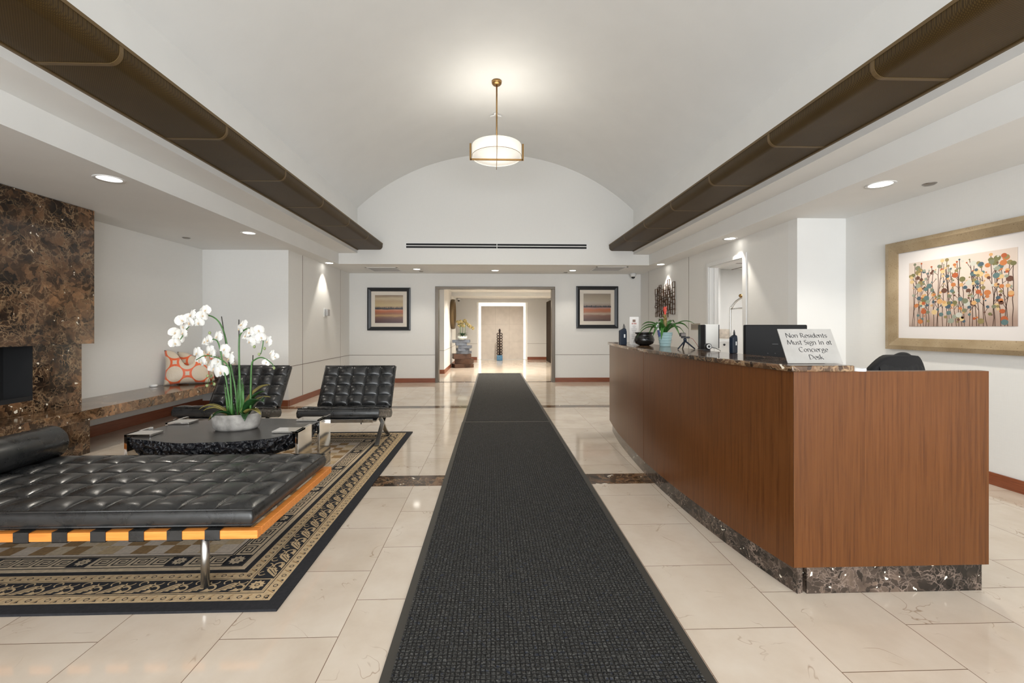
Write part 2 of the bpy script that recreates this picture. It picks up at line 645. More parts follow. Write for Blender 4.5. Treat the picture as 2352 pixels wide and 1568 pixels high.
# dark joint lines between wallcovering panels
struct(B(-3.29, -1.32, 9.977, 9.983, .632, .640).build('trim_1', M['joint']))
struct(B(1.46, 3.48, 9.977, 9.983, .632, .640).build('trim_2', M['joint']))
struct(B(-3.293, -3.287, 7.05, 9.98, .632, .640).build('trim_3', M['joint']))
struct(B(-3.293, -3.287, 7.545, 7.553, .1, ZC).build('trim_4', M['joint']))
struct(B(-3.292, -3.288, 9.40, 9.404, .1, ZC).build('trim_5', M['joint']))
struct(B(3.477, 3.483, 7.505, 7.511, .1, ZC).build('trim_6', M['joint']))
struct(B(3.478, 3.482, 9.46, 9.464, .1, ZC).build('trim_7', M['joint']))
struct(B(3.477, 3.483, 7.0, 9.98, .632, .640).build('trim_8', M['joint']))
# bronze portal around the opening to the inner hall
m = MB()
m.box(-1.32, -1.245, 9.95, 10.16, 0, 2.165)
m.box(1.385, 1.46, 9.95, 10.16, 0, 2.165)
m.box(-1.32, 1.46, 9.95, 10.16, 2.165, 2.22)
struct(m.build('trim_9', M['bronze'], bevel=.004))
struct(B(-1.245, 1.385, 9.98, 10.10, 0, .003).build('trim_10', M['marble']))
# white door casing on the right wall
m = MB()
m.box(3.462, 3.48, 5.765, 5.85, 0, 2.30)
m.box(3.462, 3.48, 6.80, 6.86, 0, 2.30)
m.box(3.462, 3.48, 5.85, 6.80, 2.24, 2.30)
m.box(3.48, 3.63, 5.85, 5.865, 0, 2.24)
m.box(3.48, 3.63, 6.785, 6.80, 0, 2.24)
m.box(3.48, 3.63, 5.865, 6.785, 2.225, 2.24)
m.box(3.55, 3.565, 6.76, 6.785, 0, 2.225)
struct(m.build('door_1', M['trim'], bevel=.003))
# store room behind that door
m = MB()
m.box(3.63, 6.8, 8.6, 8.7, 0, 2.45)
m.box(6.7, 6.8, 5.0, 8.6, 0, 2.45)
m.box(3.63, 6.7, 5.0, 5.1, 0, 2.45)
m.box(4.30, 4.42, 8.2, 8.6, 0, 2.45)
struct(m.build('wall_store_room', M['paint']))
m = MB()
m.box(3.63, 6.8, 5.0, 8.7, 2.45, 2.55)
m.mi = 1
for k in range(5):
    m.box(3.64 + .61 * k, 3.655 + .61 * k, 5.1, 8.59, 2.444, 2.45)
    m.box(3.64, 6.7, 5.3 + .61 * k, 5.315 + .61 * k, 2.444, 2.45)
struct(m.build('ceiling_store_room', [M['paint'], M['joint']]))

# inner hall beyond the portal
m = MB()
m.box(-2.6, -1.33, 11.86, 15.6, 0, 2.5)
m.box(-4.0, -3.9, 10.13, 17.2, 0, 2.5)
m.box(-3.9, -2.6, 11.9, 12.0, 0, 2.5)
struct(m.build('wall_hall_left', M['wall']))
m = MB()
m.box(-4.0, -.60, 16.95, 17.1, 0, 2.5)
m.box(1.38, 2.4, 16.95, 17.1, 0, 2.5)
m.box(-.60, 1.38, 16.95, 17.1, 2.26, 2.5)
m.box(-.60, 1.38, 17.35, 17.4, 0, 2.5)
m.box(-.60, -.55, 17.1, 17.4, 0, 2.5)
m.box(1.33, 1.38, 17.1, 17.4, 0, 2.5)
m.box(-.55, 1.33, 17.1, 17.4, 2.26, 2.31)
struct(m.build('wall_hall_back', M['wall']))
struct(B(2.22, 2.4, 10.13, 16.95, 0, 2.5).build('wall_hall_right', M['wall']))
m = MB()
m.box(-4.0, 2.4, 10.13, 14.0, 2.42, 2.6)
m.box(-4.0, 2.4, 14.0, 14.9, 2.30, 2.6)
m.box(-4.0, 2.4, 14.9, 17.4, 2.40, 2.6)
struct(m.build('ceiling_hall', M['paint']))
struct(B(-4.0, 2.4, 17.4, 17.5, 0, 2.5).build('wall_hall_end', M['wall']))
struct(B(-.55, 1.33, 16.95, 17.4, 0, .01).build('floor_niche', M['paint']))
struct(B(-2.6, -.60, 16.935, 16.95, 0, .11).build('baseboard_hall', M['skirtx']))
struct(B(1.38, 2.22, 16.935, 16.95, 0, .11).build('baseboard_hall', M['skirtx']))
struct(B(-1.6, -1.33, 11.845, 11.86, 0, .11).build('baseboard_hall_left', M['skirtx']))
struct(B(-1.33, -1.315, 11.845, 15.6, 0, .11).build('baseboard_hall_left', M['skirt']))
struct(B(-1.6, -1.33, 11.857, 11.863, .632, .64).build('trim_11', M['joint']))
struct(B(-1.333, -1.327, 11.86, 15.6, .632, .64).build('trim_12', M['joint']))
struct(B(-2.6, -.60, 16.947, 16.953, .632, .64).build('trim_13', M['joint']))
struct(B(1.38, 2.22, 16.947, 16.953, .632, .64).build('trim_14', M['joint']))
m = MB()
m.box(2.08, 2.22, 15.4, 16.5, 0, 2.25)
o = m.build('door_2', M['brownw'] if 'brownw' in M else mk_wood('dark_brown_door', (.02, .010, .005), (.03, .016, .007), (.04, .022, .01), rough=.7, spec=.15))
struct(o)

# ------------------------------------------------------------------ lamps of the room
WARM = (1.0, .93, .82)


def downlight(x, y, z, label, energy, r=.085, angle=95, mat=None, group='recessed ceiling downlights', blend=.6, lx=0.0):
    t = thing('ceiling_downlight', label, 'ceiling light', (x, y, z), 0, None)
    MB().lathe([(r, -.003), (r + .022, -.006), (r + .024, 0), (r, 0)], 28).build('trim_ring', M['trim'], t, True)
    MB().lathe([(0, -.0015), (r, -.0015), (r, 0), (0, 0)], 28).build('lens', mat or M['lit'], t)
    if energy:
        lamp('downlight_beam', 'SPOT', (x + lx, y, z - .02), energy, WARM, (0, 0, 0), spot_size=R(angle), spot_blend=blend, shadow_soft_size=.05)
    return t


downlight(-3.22, 3.71, ZC, 'recessed ceiling light over the seating area, nearest on the left side', 34, .085, 110, M['litdim'])
downlight(-3.22, 5.78, ZC, 'recessed ceiling light on the left side, second from the camera', 28, .075, 110, M['litdim'])
downlight(-3.16, 8.42, ZC, 'recessed ceiling light washing the left wall above the glass wall lamp', 32, .07, 70, None, lx=.02, blend=.35)
downlight(3.39, 3.65, ZC, 'bright recessed ceiling light nearest on the right, above the concierge desk', 45, .085, 125)
downlight(3.34, 5.94, ZC, 'recessed ceiling light above the white door casing on the right wall', 32, .07, 75, None, blend=.35)
downlight(3.33, 8.40, ZC, 'recessed ceiling light above the metal wall sculpture on the right wall', 32, .07, 70, None, blend=.35)
downlight(-1.62, 9.25, ZC, 'recessed ceiling light above the left end of the bronze doorway', 17, .07, 100)
downlight(.06, 9.41, ZC, 'recessed ceiling light centred above the bronze doorway', 26, .075, 110)
downlight(1.76, 9.36, ZC, 'recessed ceiling light above the right end of the bronze doorway', 17, .07, 100)
downlight(-.35, 12.5, 2.42, 'left recessed light in the hall ceiling beyond the doorway', 210, .09, 150, blend=1.0)
downlight(1.0, 12.5, 2.42, 'right recessed light in the hall ceiling beyond the doorway', 210, .09, 150, blend=1.0)
downlight(.45, 15.4, 2.40, 'far recessed light in the hall ceiling before the glowing niche', 130, .08, 160, blend=1.0)
lamp('store_room_fill', 'AREA', (5.0, 6.8, 2.43), 30, (1, .98, .95), (0, 0, 0), shape='SQUARE', size=.6)  # added area light to brighten the store room, no fixture modelled

# lit niche at the end of the hall
t = thing('lit_niche', 'pale stone slab framed by glowing white light at the end of the hall', 'light feature', (.39, 17.2, 0))
M['cove'] = emit('cove_light', (1, .93, .80), 1.1)
B(-.93, .93, .08, .10, .012, 2.25).build('diffuser', M['cove'], t)
B(-.84, .84, -.20, -.15, .012, 2.12).build('stone_slab', plain('pale_rough_stone', (.68, .62, .56), .8, noise=.05, nscale=6, bump=.4), t, bevel=.004)
m = MB()
for z in (.7, 1.4):
    m.box(-.84, .84, -.2015, -.20, z, z + .006)
for x in (-.28, .28):
    m.box(x, x + .006, -.2015, -.20, .012, 2.12)
m.build('joint', plain('pale_stone_joint', (.5, .45, .4), .8), t)

# ------------------------------------------------------------------ bronze valances
def valance(xb, sgn, label):
    t = thing('ceiling_valance', label, 'valance', (xb, 0, 2.80))
    w, r, h = .495, .07, .105
    pr = [(0, 0), (w - r, 0)]
    for i in range(1, 9):
        a = -PI / 2 + PI / 2 * i / 8
        pr.append((w - r + r * math.cos(a), r + r * math.sin(a)))
    pr.append((w, h))
    inner = [(x - .012 if x > w - r else x, z + .012) for x, z in pr[::-1]]
    inner[0] = (w - .012, h)
    inner[-1] = (0, .012)
    outl = pr + inner

    def ext(m, y0, y1, grow=0.0):
        c = (w * .5, .05)
        pts = [(x + (grow if x > w - r - .001 and z > .001 else 0), z - (grow if z < r * .7 else 0)) for x, z in outl]
        a = [m.b.verts.new((sgn * x, y0, z)) for x, z in pts]
        b = [m.b.verts.new((sgn * x, y1, z)) for x, z in pts]
        n = len(pts)
        for i in range(n):
            m._f([a[i], a[(i + 1) % n], b[(i + 1) % n], b[i]])
        m._f(a)
        m._f(b[::-1])
    ys = [YB - .005 - k * .993 for k in range(12)]
    for k in range(11):
        m = MB()
        ext(m, ys[k + 1] + .009, ys[k] - .009)
        o = m.build('panel', M['bmesh'], t, weld=False)
        for p in o.data.polygons:
            p.use_smooth = True
        o.data.set_sharp_from_angle(angle=R(30))
    for k in range(1, 12):
        m = MB()
        ext(m, ys[k] - .013, ys[k] + .013, .0025)
        o = m.build('joint_strip', M['btrim'], t)
    m = MB()
    m.box(sgn * (w - .014), sgn * (w + .004), ys[-1], YB - .005, h, h + .022)
    m.build('edge_rail', M['btrim'], t)
    m = MB()
    m.box(sgn * 0, sgn * .02, ys[-1], YB - .005, -.008, .0)
    m.build('wall_rail', M['btrim'], t)
    return t


for sx_c, xb_c in ((1, X2L), (-1, X2R)):
    lamp('valance_fill', 'AREA', (xb_c + sx_c * .22, 3.0, 2.87), 5, (1, .98, .95), (0, R(180 - sx_c * 14), 0), shape='RECTANGLE', size=.3, size_y=10.8)  # added uplight, unseen and assumed inside the valance, to brighten the vault
valance(X2L, 1, 'long bronze perforated ceiling valance running along the left side of the vault')
valance(X2R, -1, 'long bronze perforated ceiling valance running along the right side of the vault')

# ------------------------------------------------------------------ pendant lamp
PX, PY = .06, 6.0
ZV = ZS + rise
t = thing('pendant_lamp', 'round white drum pendant lamp with brass stem hanging from the vault', 'pendant lamp', (PX, PY, 3.646))
mm = NT('pendant_glass')
fr = mm.n('ShaderNodeLayerWeight', {'Blend': .5}).outputs['Facing']
mm.set(Base_Color=(.9, .87, .8, 1), Roughness=.5)
mm.p.inputs['Emission Color'].default_value = (1, .94, .82, 1)
mm.p.inputs['Emission Strength'].default_value = .30
MB().lathe([(.345, 0), (.345, .157), (.34, .157), (.34, 0)], 64).build('drum_shade', mm.m, t, True)
mm2 = NT('pendant_diffuser')
mm2.set(Base_Color=(.9, .87, .8, 1), Roughness=.4)
mm2.p.inputs['Emission Color'].default_value = (1, .95, .85, 1)
v = mm2.coord()
gr = mm2.n('ShaderNodeVectorMath', {0: v}, operation='LENGTH').outputs['Value']
mm2.set(Emission_Strength=mm2.math('SUBTRACT', .75, mm2.math('MULTIPLY', gr, 1.5)))
MB().lathe([(0, -.01), (.15, -.006), (.338, .006), (.338, .010), (0, .0)], 64).build('diffuser', mm2.m, t, True)
MB().lathe([(.34, .006), (.347, .006), (.347, .012), (.34, .012)], 64).build('rim', M['brass'], t, True)
zt = .157
m = MB()
m.box(-.365, .365, -.012, .012, -.040, -.020)
m.box(-.378, -.354, -.012, .012, -.040, .19)
m.box(.354, .378, -.012, .012, -.040, .19)
m.build('cross_bar', M['brass'], t)
m = MB()
m.box(-.004, .004, -.37, .37, -.035, -.022)
m.box(-.004, .004, -.372, -.362, -.035, .19)
m.box(-.004, .004, .362, .372, -.035, .19)
m.build('thin_bar', M['brass'], t)
MB().tube([(0, 0, .0), (0, 0, ZV - 3.646 - .02)], .011, 12).build('stem', M['brass'], t, True)
MB().lathe([(0, 0), (.055, .004), (.068, .02), (.072, .05), (0, .05)], 32, (0, 0, ZV - 3.646 - .052)).build('canopy', M['brass'], t, True)
lamp('pendant_up_light', 'AREA', (PX, PY, 3.83), 4.6, (1, .94, .84), (R(180), 0, 0), shape='DISK', size=.62)
lamp('pendant_down_light', 'SPOT', (PX, PY, 3.605), 125, (1, .93, .8), (0, 0, 0), spot_size=R(172), spot_blend=1.0, shadow_soft_size=.03)
# small clear detector behind the stem
t = thing('ceiling_detector', 'small clear detector on the vault behind the pendant stem', 'detector', (.055, 6.9, ZV - .005))
MB().lathe([(0, -.03), (.03, -.028), (.045, 0), (0, 0)], 20).build('base', M['white'], t, True)
m = MB()
for s in (-1, 1):
    m.prism([(s * .02, 0), (s * .10, .03), (s * .085, 0), (s * .02, -.02)], -.045, -.03)
m.build('fin', M['trim'], t)

# ------------------------------------------------------------------ ceiling fittings
t = thing('air_diffuser', 'long white two-slot air diffuser on the bulkhead under the arch', 'air vent', (.09, YB - .012, 2.885))
m = MB()
m.box(-1.82, 1.82, 0, .012, .045, .06)
m.box(-1.82, 1.82, 0, .012, -.06, -.045)
m.box(-1.82, 1.82, -.004, .010, -.008, .008)
m.box(-1.82, -1.79, 0, .012, -.045, .045)
m.box(1.79, 1.82, 0, .012, -.045, .045)
m.box(-.006, .006, -.002, .012, -.045, .045)
m.build('frame', M['trim'], t)
B(-1.79, 1.79, .004, .012, -.045, .045).build('slot', M['dark'], t)


def vent(x, y, label):
    t = thing('ceiling_vent', label, 'air vent', (x, y, ZC))
    m = MB()
    for s in (-1, 1):
        m.box(s * .30, s * .335, -.335, .335, -.008, 0)
        m.box(-.335, .335, s * .30, s * .335, -.008, 0)
    m.build('frame', M['trim'], t)
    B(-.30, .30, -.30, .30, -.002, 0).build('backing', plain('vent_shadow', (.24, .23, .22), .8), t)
    for k in range(8):
        B(-.30, .30, -.29 + .075 * k, -.25 + .075 * k, -.006, -.002).build('slat', plain('vent_slat', (.5, .49, .48), .5) if k == 0 else bpy.data.materials['vent_slat'], t)


vent(-2.31, 9.32, 'square air vent in the low ceiling above the left sunset picture')
vent(2.46, 9.08, 'square air vent in the low ceiling above the right sunset picture')
for i, (x, y, lab) in enumerate(((-4.26, 6.11, 'dark sprinkler cap in the ceiling over the stone bench'), (3.80, 3.62, 'grey round sprinkler cap beside the brightest ceiling light on the right'),
                                 (-1.585, 9.62, 'small sprinkler cap in the low ceiling above the left side of the doorway'), (1.66, 9.70, 'small sprinkler cap in the low ceiling above the right side of the doorway'))):
    o = MB().lathe([(0, -.012), (.035, -.012), (.05, -.002), (.05, 0), (0, 0)], 20, (0, 0, 0)).build('sprinkler_cap', plain('sprinkler_metal_%d' % i, (.30, .28, .26), .35, .8), None, True)
    o.location = (x, y, ZC)
    tag(o, lab, 'sprinkler')


def dome(x, y, z, label, s=1.0):
    t = thing('security_camera', label, 'security camera', (x, y, z))
    MB().lathe([(0, 0), (.065 * s, 0), (.068 * s, -.03 * s), (.055 * s, -.075 * s), (.045 * s, -.08 * s), (0, -.08 * s)], 24).build('housing', M['white'], t, True)
    MB().lathe([(.045 * s, -.08 * s), (.038 * s, -.105 * s), (.02 * s, -.12 * s), (0, -.125 * s)], 20).build('dome', M['glassy'], t, True)


dome(3.25, 9.82, ZC, 'white dome security camera under the low ceiling at the right corner')
dome(-1.3, 16.6, 2.40, 'small dome security camera in the hall beyond the doorway')

# ------------------------------------------------------------------ wall fittings
t = thing('wall_strobe_lamp', 'small square clear glass wall light on the left wall', 'wall light', (-3.29, 8.56, 1.565))
m = MB()
m.box(0, .012, -.085, .085, -.085, .085)
m.build('back_plate', M['white'], t, bevel=.003)
gl = NT('clear_acrylic')
gl.set(Base_Color=(.9, .9, .9, 1), Roughness=.1, Transmission_Weight=.6)
B(.012, .07, -.065, .065, -.065, .065).build('lens', gl.m, t, bevel=.01)
B(.02, .05, -.02, .02, -.03, .03).build('bulb', M['dark'], t)
t = thing('switch_plate', 'brushed metal switch plate on the right wall beside the door', 'switch plate', (3.48, 7.25, 1.285))
B(-.008, 0, -.165, .165, -.055, .055).build('plate', plain('brushed_nickel', (.42, .38, .31), .4, .7), t, bevel=.004)
B(-.010, -.008, -.14, .14, -.035, .035).build('inset', plain('brushed_nickel_dark', (.3, .27, .23), .45, .7), t)

# open work metal wall sculpture of little rectangles
random.seed(5)
t = thing('wall_sculpture', 'brown open-work metal sculpture of small rectangles on the right wall', 'wall sculpture', (3.46, 8.545, 1.79))
m = MB()
cols = [(-.46 + .105 * k) for k in range(9)]
for k, yc in enumerate(cols):
    z = -.30 + random.uniform(-.02, .06)
    topz = .18 + random.uniform(-.03, .14)
    while z < topz:
        h = random.uniform(.05, .13)
        w = random.uniform(.08, .13)
        x = random.choice((0, -.012))
        for (a, b, c, d) in ((yc - w / 2, yc + w / 2, z, z + .008), (yc - w / 2, yc + w / 2, z + h - .008, z + h), (yc - w / 2, yc - w / 2 + .010, z, z + h), (yc + w / 2 - .010, yc + w / 2, z, z + h)):
            m.box(x - .012, x, a, b, c, d)
        z += h * .82
m.build('rectangles', plain('copper_brown_metal', (.10, .05, .025), .4, .7), t)
B(-.005, .018, -.02, .02, -.02, .02).build('wall_mount', M['black'], t)

# ------------------------------------------------------------------ framed pictures
def frame(t, w, h, fw, dep, mat, name='frame'):
    """frame in local X (width) / Z, front at -Y"""
    m = MB()
    o = [(-w / 2, -h / 2), (w / 2, -h / 2), (w / 2, h / 2), (-w / 2, h / 2)]
    prof = [(0, 0), (0, -dep), (fw * .35, -dep * 1.15), (fw * .75, -dep * .8), (fw, -dep * .55), (fw, 0)]
    rings = []
    for (x, z) in o:
        sx, sz = (1 if x > 0 else -1), (1 if z > 0 else -1)
        rings.append([m.b.verts.new((x - sx * d, y, z - sz * d)) for d, y in prof])
    for i in range(4):
        a, b = rings[i], rings[(i + 1) % 4]
        for k in range(len(prof) - 1):
            m._f([a[k], b[k], b[k + 1], a[k + 1]])
    return m.build(name, mat, t)


def sunset(x, y, z, label, seed):
    t = thing('framed_picture', label, 'picture', (x, y, z))
    W, H = .985, .985
    frame(t, W, H, .085, .035, M['frameblk'])
    B(-.41, .41, -.012, -.006, -.41, .41).build('mat_board', M['matboard'], t)
    A = NT('sunset_print_%d' % seed)
    g = A.coord((1, 1, 1))
    sep = A.n('ShaderNodeSeparateXYZ', {'Vector': g}).outputs['Z']
    zz = A.math('ADD', A.math('DIVIDE', sep, .64), .5)
    zz = A.math('ADD', zz, A.math('MULTIPLY', A.math('SUBTRACT', A.noise(A.coord((1.5, 1, 9)), 3, 4), .5), .09))
    st = [(0, (.06, .02, .02)), (.12, (.10, .035, .025)), (.2, (.16, .07, .04)), (.27, (.42, .24, .09)), (.33, (.24, .09, .04)), (.42, (.40, .10, .03)), (.475, (.5, .22, .12)), (.5, (.05, .03, .03)),
          (.56, (.28, .19, .12)), (.62, (.5, .38, .2)), (.78, (.42, .30, .17)), (.88, (.5, .40, .26)), (1, (.2, .13, .08))]
    if seed == 1:
        st = [(0, (.09, .05, .04)), (.2, (.20, .10, .07)), (.27, (.42, .32, .24)), (.33, (.35, .14, .07)), (.42, (.42, .13, .05)), (.48, (.38, .2, .16)), (.52, (.07, .04, .05)), (.58, (.3, .24, .2)), (.66, (.4, .34, .27)), (.8, (.36, .30, .22)), (1, (.25, .2, .15))]
    A.set(Base_Color=A.ramp(zz, st), Roughness=.25)
    B(-.32, .32, -.016, -.012, -.32, .32).build('print', A.m, t)
    rnd = random.Random(seed + 3)
    m = MB()
    xx = -.32
    while xx < .31:
        w = rnd.uniform(.02, .05)
        h = rnd.uniform(.012, .04)
        n = 7
        pts = [(xx + w * k / n, .015 + h * math.sin(PI * k / n)) for k in range(n + 1)] + [(xx + w, 0), (xx, 0)]
        m.prism([(a, b) for a, b in pts], .0161, .0166, Matrix(((1, 0, 0, 0), (0, 0, -1, 0), (0, 1, 0, 0), (0, 0, 0, 1))))
        xx += w * rnd.uniform(.8, 1.4)
    m.build('tree_line', M['black'], t)
    return t


M['frameblk'] = plain('black_picture_frame', (.012, .014, .018), .35)
M['matboard'] = plain('cream_mat_board', (.70, .64, .56), .7)
sunset(-2.38, 9.98, 1.695, 'black framed sunset landscape print on the back wall, left of the doorway', 0)
sunset(2.447, 9.98, 1.742, 'black framed sunset landscape print on the back wall, right of the doorway', 1)

# big gold framed berry picture on the near right wall (local X runs along world -Y)
t = thing('framed_picture', 'large gold framed picture of coloured dots on branches on the right wall', 'picture', (4.05, 3.607, 1.585), -PI / 2)
Fm = NT('speckled_gold_frame')
vv = Fm.coord()
nn = Fm.noise(vv, 120, 4, .7)
big = Fm.noise(vv, 5, 3)
cg = Fm.ramp(big, [(.3, (.32, .235, .135)), (.7, (.44, .345, .22))])
cg = Fm.mix(Fm.ramp(nn, [(.6, (0, 0, 0)), (.66, (1, 1, 1))]), cg, (.13, .08, .04))
Fm.set(Base_Color=cg, Roughness=.38, Metallic=.35)
Fm.bump(nn, .4, .004)
frame(t, 1.304, 1.06, .112, .045, Fm.m)
B(-.555, .555, -.014, -.006, -.435, .435).build('mat_board', plain('white_mat_board', (.74, .70, .68), .7), t)
Bg = NT('painted_paper')
sz = Bg.n('ShaderNodeSeparateXYZ', {'Vector': Bg.coord()}).outputs['Z']
Bg.set(Base_Color=Bg.ramp(Bg.math('ADD', Bg.math('MULTIPLY', sz, 1.4), Bg.math('ADD', .2, Bg.math('MULTIPLY', Bg.noise(Bg.coord(), 5, 3), .6))), [(.05, (.36, .25, .20)), (.35, (.56, .45, .38)), (.7, (.64, .54, .47))]), Roughness=.6)
AX0, AX1, AZ0, AZ1 = -.43, .43, -.305, .305
pal = [(.42, .10, .03), (.50, .17, .05), (.60, .34, .14), (.16, .15, .06), (.25, .20, .08), (.10, .17, .17), (.28, .31, .24), (.12, .05, .03), (.62, .45, .22), (.52, .52, .46), (.06, .10, .13), (.18, .19, .12)]
mats = [Bg.m, plain('painted_branch', (.09, .05, .035), .6)] + [plain('painted_dot_%d' % i, c, .6) for i, c in enumerate(pal)]
m = MB()
m.box(AX0, AX1, -.017, -.014, AZ0, AZ1)
rnd = random.Random(11)
XZ = lambda p, d: (p[0], d, p[1])


def strip(m, pts, w, d):
    for a, b in zip(pts, pts[1:]):
        dx, dz = b[0] - a[0], b[1] - a[1]
        L = math.hypot(dx, dz) or 1
        nx, nz = -dz / L * w / 2, dx / L * w / 2
        m.poly([XZ((a[0] - nx, a[1] - nz), d), XZ((b[0] - nx, b[1] - nz), d), XZ((b[0] + nx, b[1] + nz), d), XZ((a[0] + nx, a[1] + nz), d)])


dots = []
m.mi = 1
for k in range(30):
    x = AX0 + .02 + (AX1 - AX0 - .04) * (k + rnd.uniform(.1, .9)) / 30
    top = rnd.uniform(.3, .68)
    pts = [(x, AZ0)]
    n = 7
    lean = rnd.uniform(-.06, .06)
    for i in range(1, n + 1):
        z = AZ0 + (AZ1 - AZ0 - .02) * min(1, top + .35) * i / n
        pts.append((min(max(x + lean * i / n + rnd.uniform(-.006, .006), AX0 + .01), AX1 - .01), z))
    strip(m, pts, .0055, -.0176)
    dots.append(pts[-1])
    for i in range(2, n):
        if rnd.random() < .8:
            a = pts[i]
            s = rnd.choice((-1, 1))
            b = (a[0] + s * rnd.uniform(.02, .05), a[1] + rnd.uniform(.03, .07))
            if AX0 + .01 < b[0] < AX1 - .01 and b[1] < AZ1 - .01:
                strip(m, [a, b], .004, -.0176)
                dots.append(b)
for i, (x, z) in enumerate(dots + [(rnd.uniform(AX0 + .03, AX1 - .03), rnd.uniform(AZ0 + .03, AZ1 - .05)) for _ in range(150)]):
    r = rnd.choice((.007, .009, .012, .014, .017, .020, .025))
    x = min(max(x, AX0 + r), AX1 - r)
    z = min(max(z, AZ0 + r), AZ1 - r)
    m.mi = 2 + rnd.randrange(len(pal))
    d = -.0180 - .00001 * (i % 40)
    m.poly([(x + r * math.cos(2 * PI * k / 16) * rnd.uniform(.95, 1.05), d, z + r * .9 * math.sin(2 * PI * k / 16)) for k in range(16)])
m.build('painting', mats, t, fix=False)

# ------------------------------------------------------------------ fireplace and bench
t = thing('fireplace', 'tall dark brown marble fireplace wall with black firebox on the left', 'fireplace', (-4.649, 0, 0))
B(0, .387, -1.0, 4.73, 1.10, ZC - .004).build('upper_cladding', M['marble'], t)
m = MB()
m.box(0, .32, 4.18, 4.66, .467, 1.098)
m.box(0, .32, -1.0, 4.18, .467, .585)
m.box(0, .05, 2.0, 4.18, .585, 1.098)
m.box(0, .32, -1.0, 2.0, .585, 1.098)
m.build('surround', M['marble'], t)
m = MB()
m.box(.05, .318, 4.172, 4.18, .585, 1.098)
m.box(.05, .318, 2.0, 2.008, .585, 1.098)
m.box(.05, .058, 2.008, 4.172, .593, 1.098)
m.box(.05, .318, 2.008, 4.172, .585, .593)
m.box(.302, .318, 2.008, 4.172, .593, .625)
m.build('firebox', M['dark'], t)
B(0, .56, -1.0, 4.49, 0, .355).build('plinth', M['marble'], t)
t = thing('stone_bench', 'long floating brown marble bench running from the fireplace along the alcove wall', 'bench', (-4.634, 0, 0))
B(0, .684, -1.0, 7.013, .357, .465).build('slab', M['marble'], t, bevel=.004)

# ------------------------------------------------------------------ concierge desk
fr = [(1.420, 1.985), (1.365, 2.3), (1.318, 2.7), (1.292, 3.15), (1.290, 3.63), (1.318, 4.15), (1.366, 4.72), (1.44, 5.24)]


def spl(pts, n=6):
    out = []
    for i in range(len(pts) - 1):
        p0, p1, p2, p3 = pts[max(i - 1, 0)], pts[i], pts[i + 1], pts[min(i + 2, len(pts) - 1)]
        for k in range(n):
            u = k / n
            out.append(tuple(.5 * (2 * b + (c - a) * u + (2 * a - 5 * b + 4 * c - d) * u * u + (3 * b - a - 3 * c + d) * u ** 3) for a, b, c, d in zip(p0, p1, p2, p3)))
    out.append(tuple(pts[-1]))
    return out


curve = spl(fr, 5)


def offs(cv, d):
    out = []
    for i, p in enumerate(cv):
        a, b = cv[max(i - 1, 0)], cv[min(i + 1, len(cv) - 1)]
        t_ = Vector((b[0] - a[0], b[1] - a[1])).normalized()
        out.append((p[0] + t_.y * d, p[1] - t_.x * d))
    return out


desk = thing('reception_desk', 'curved reddish brown wooden concierge desk on dark marble kick base', 'desk', (0, 0, 0))


def band(c0, c1, z0, z1):
    m = MB()
    for i in range(len(c0) - 1):
        pass
    m.prism(c0 + c1[::-1], z0, z1)
    return m


k363 = min(range(len(curve)), key=lambda i: abs(curve[i][1] - 3.63))
for a, b in ((0, k363), (k363, len(curve) - 1)):
    seg = curve[a:b + 1]
    seg = [(x, y) for x, y in seg]
    if a == 0:
        seg[-1] = (seg[-1][0], seg[-1][1] - .003)
    else:
        seg[0] = (seg[0][0], seg[0][1] + .003)
    inn = offs(seg, .045)
    if a == 0:
        inn[0] = (1.464, 2.03)
    o = band(seg, inn, .135, 1.06).build('front_panel', M['desk'], desk)
    for p in o.data.polygons:
        p.use_smooth = abs(p.normal.z) < .5 and p.area < .5
    o.data.set_sharp_from_angle(angle=R(30))
MB().prism([(1.4215, 1.985), (2.378, 1.985), (2.378, 2.03), (1.4665, 2.03)], .135, 1.0615).build('side_panel', M['desk'], desk, bevel=.0015)
kc = offs(curve, .035)
kc = [(1.455, 2.005)] + [(x, y) for x, y in kc if 2.05 < y]
m = MB()
m.prism(kc + offs(kc, .03)[::-1], 0, .133)
m.box(1.50, 2.365, 2.005, 2.035, 0, .133)
o = m.build('kick_base', M['marble2'], desk)
o.data.set_sharp_from_angle(angle=R(30))
cin = offs(curve, .048)
m = MB()
m.prism([p for p in cin if p[1] > 2.05] + [(2.15, 5.15), (2.15, 2.65), (2.33, 2.45), (2.33, 2.05)], .73, .765)
m.build('worktop', M['desk'], desk)
B(1.52, 2.1, 5.10, 5.14, .14, .73).build('end_panel', M['desk'], desk)
# stone transaction counter that lies on the desk front
co = offs(curve, -.022)
ci = offs(curve, .385)
co[0] = (1.398, 1.962)
pts = [p for p in co] + [(1.83, 5.26)] + [p for p in ci[::-1] if 2.3 < p[1] < 5.1] + [(1.70, 2.25), (1.70, 1.962)]
o = MB().prism(pts, 1.062, 1.092).build('countertop', M['marble'], None, bevel=.006)
tag(o, 'curved polished brown marble counter top on the concierge desk', 'counter')

# ------------------------------------------------------------------ things on the counter
ZT = 1.092
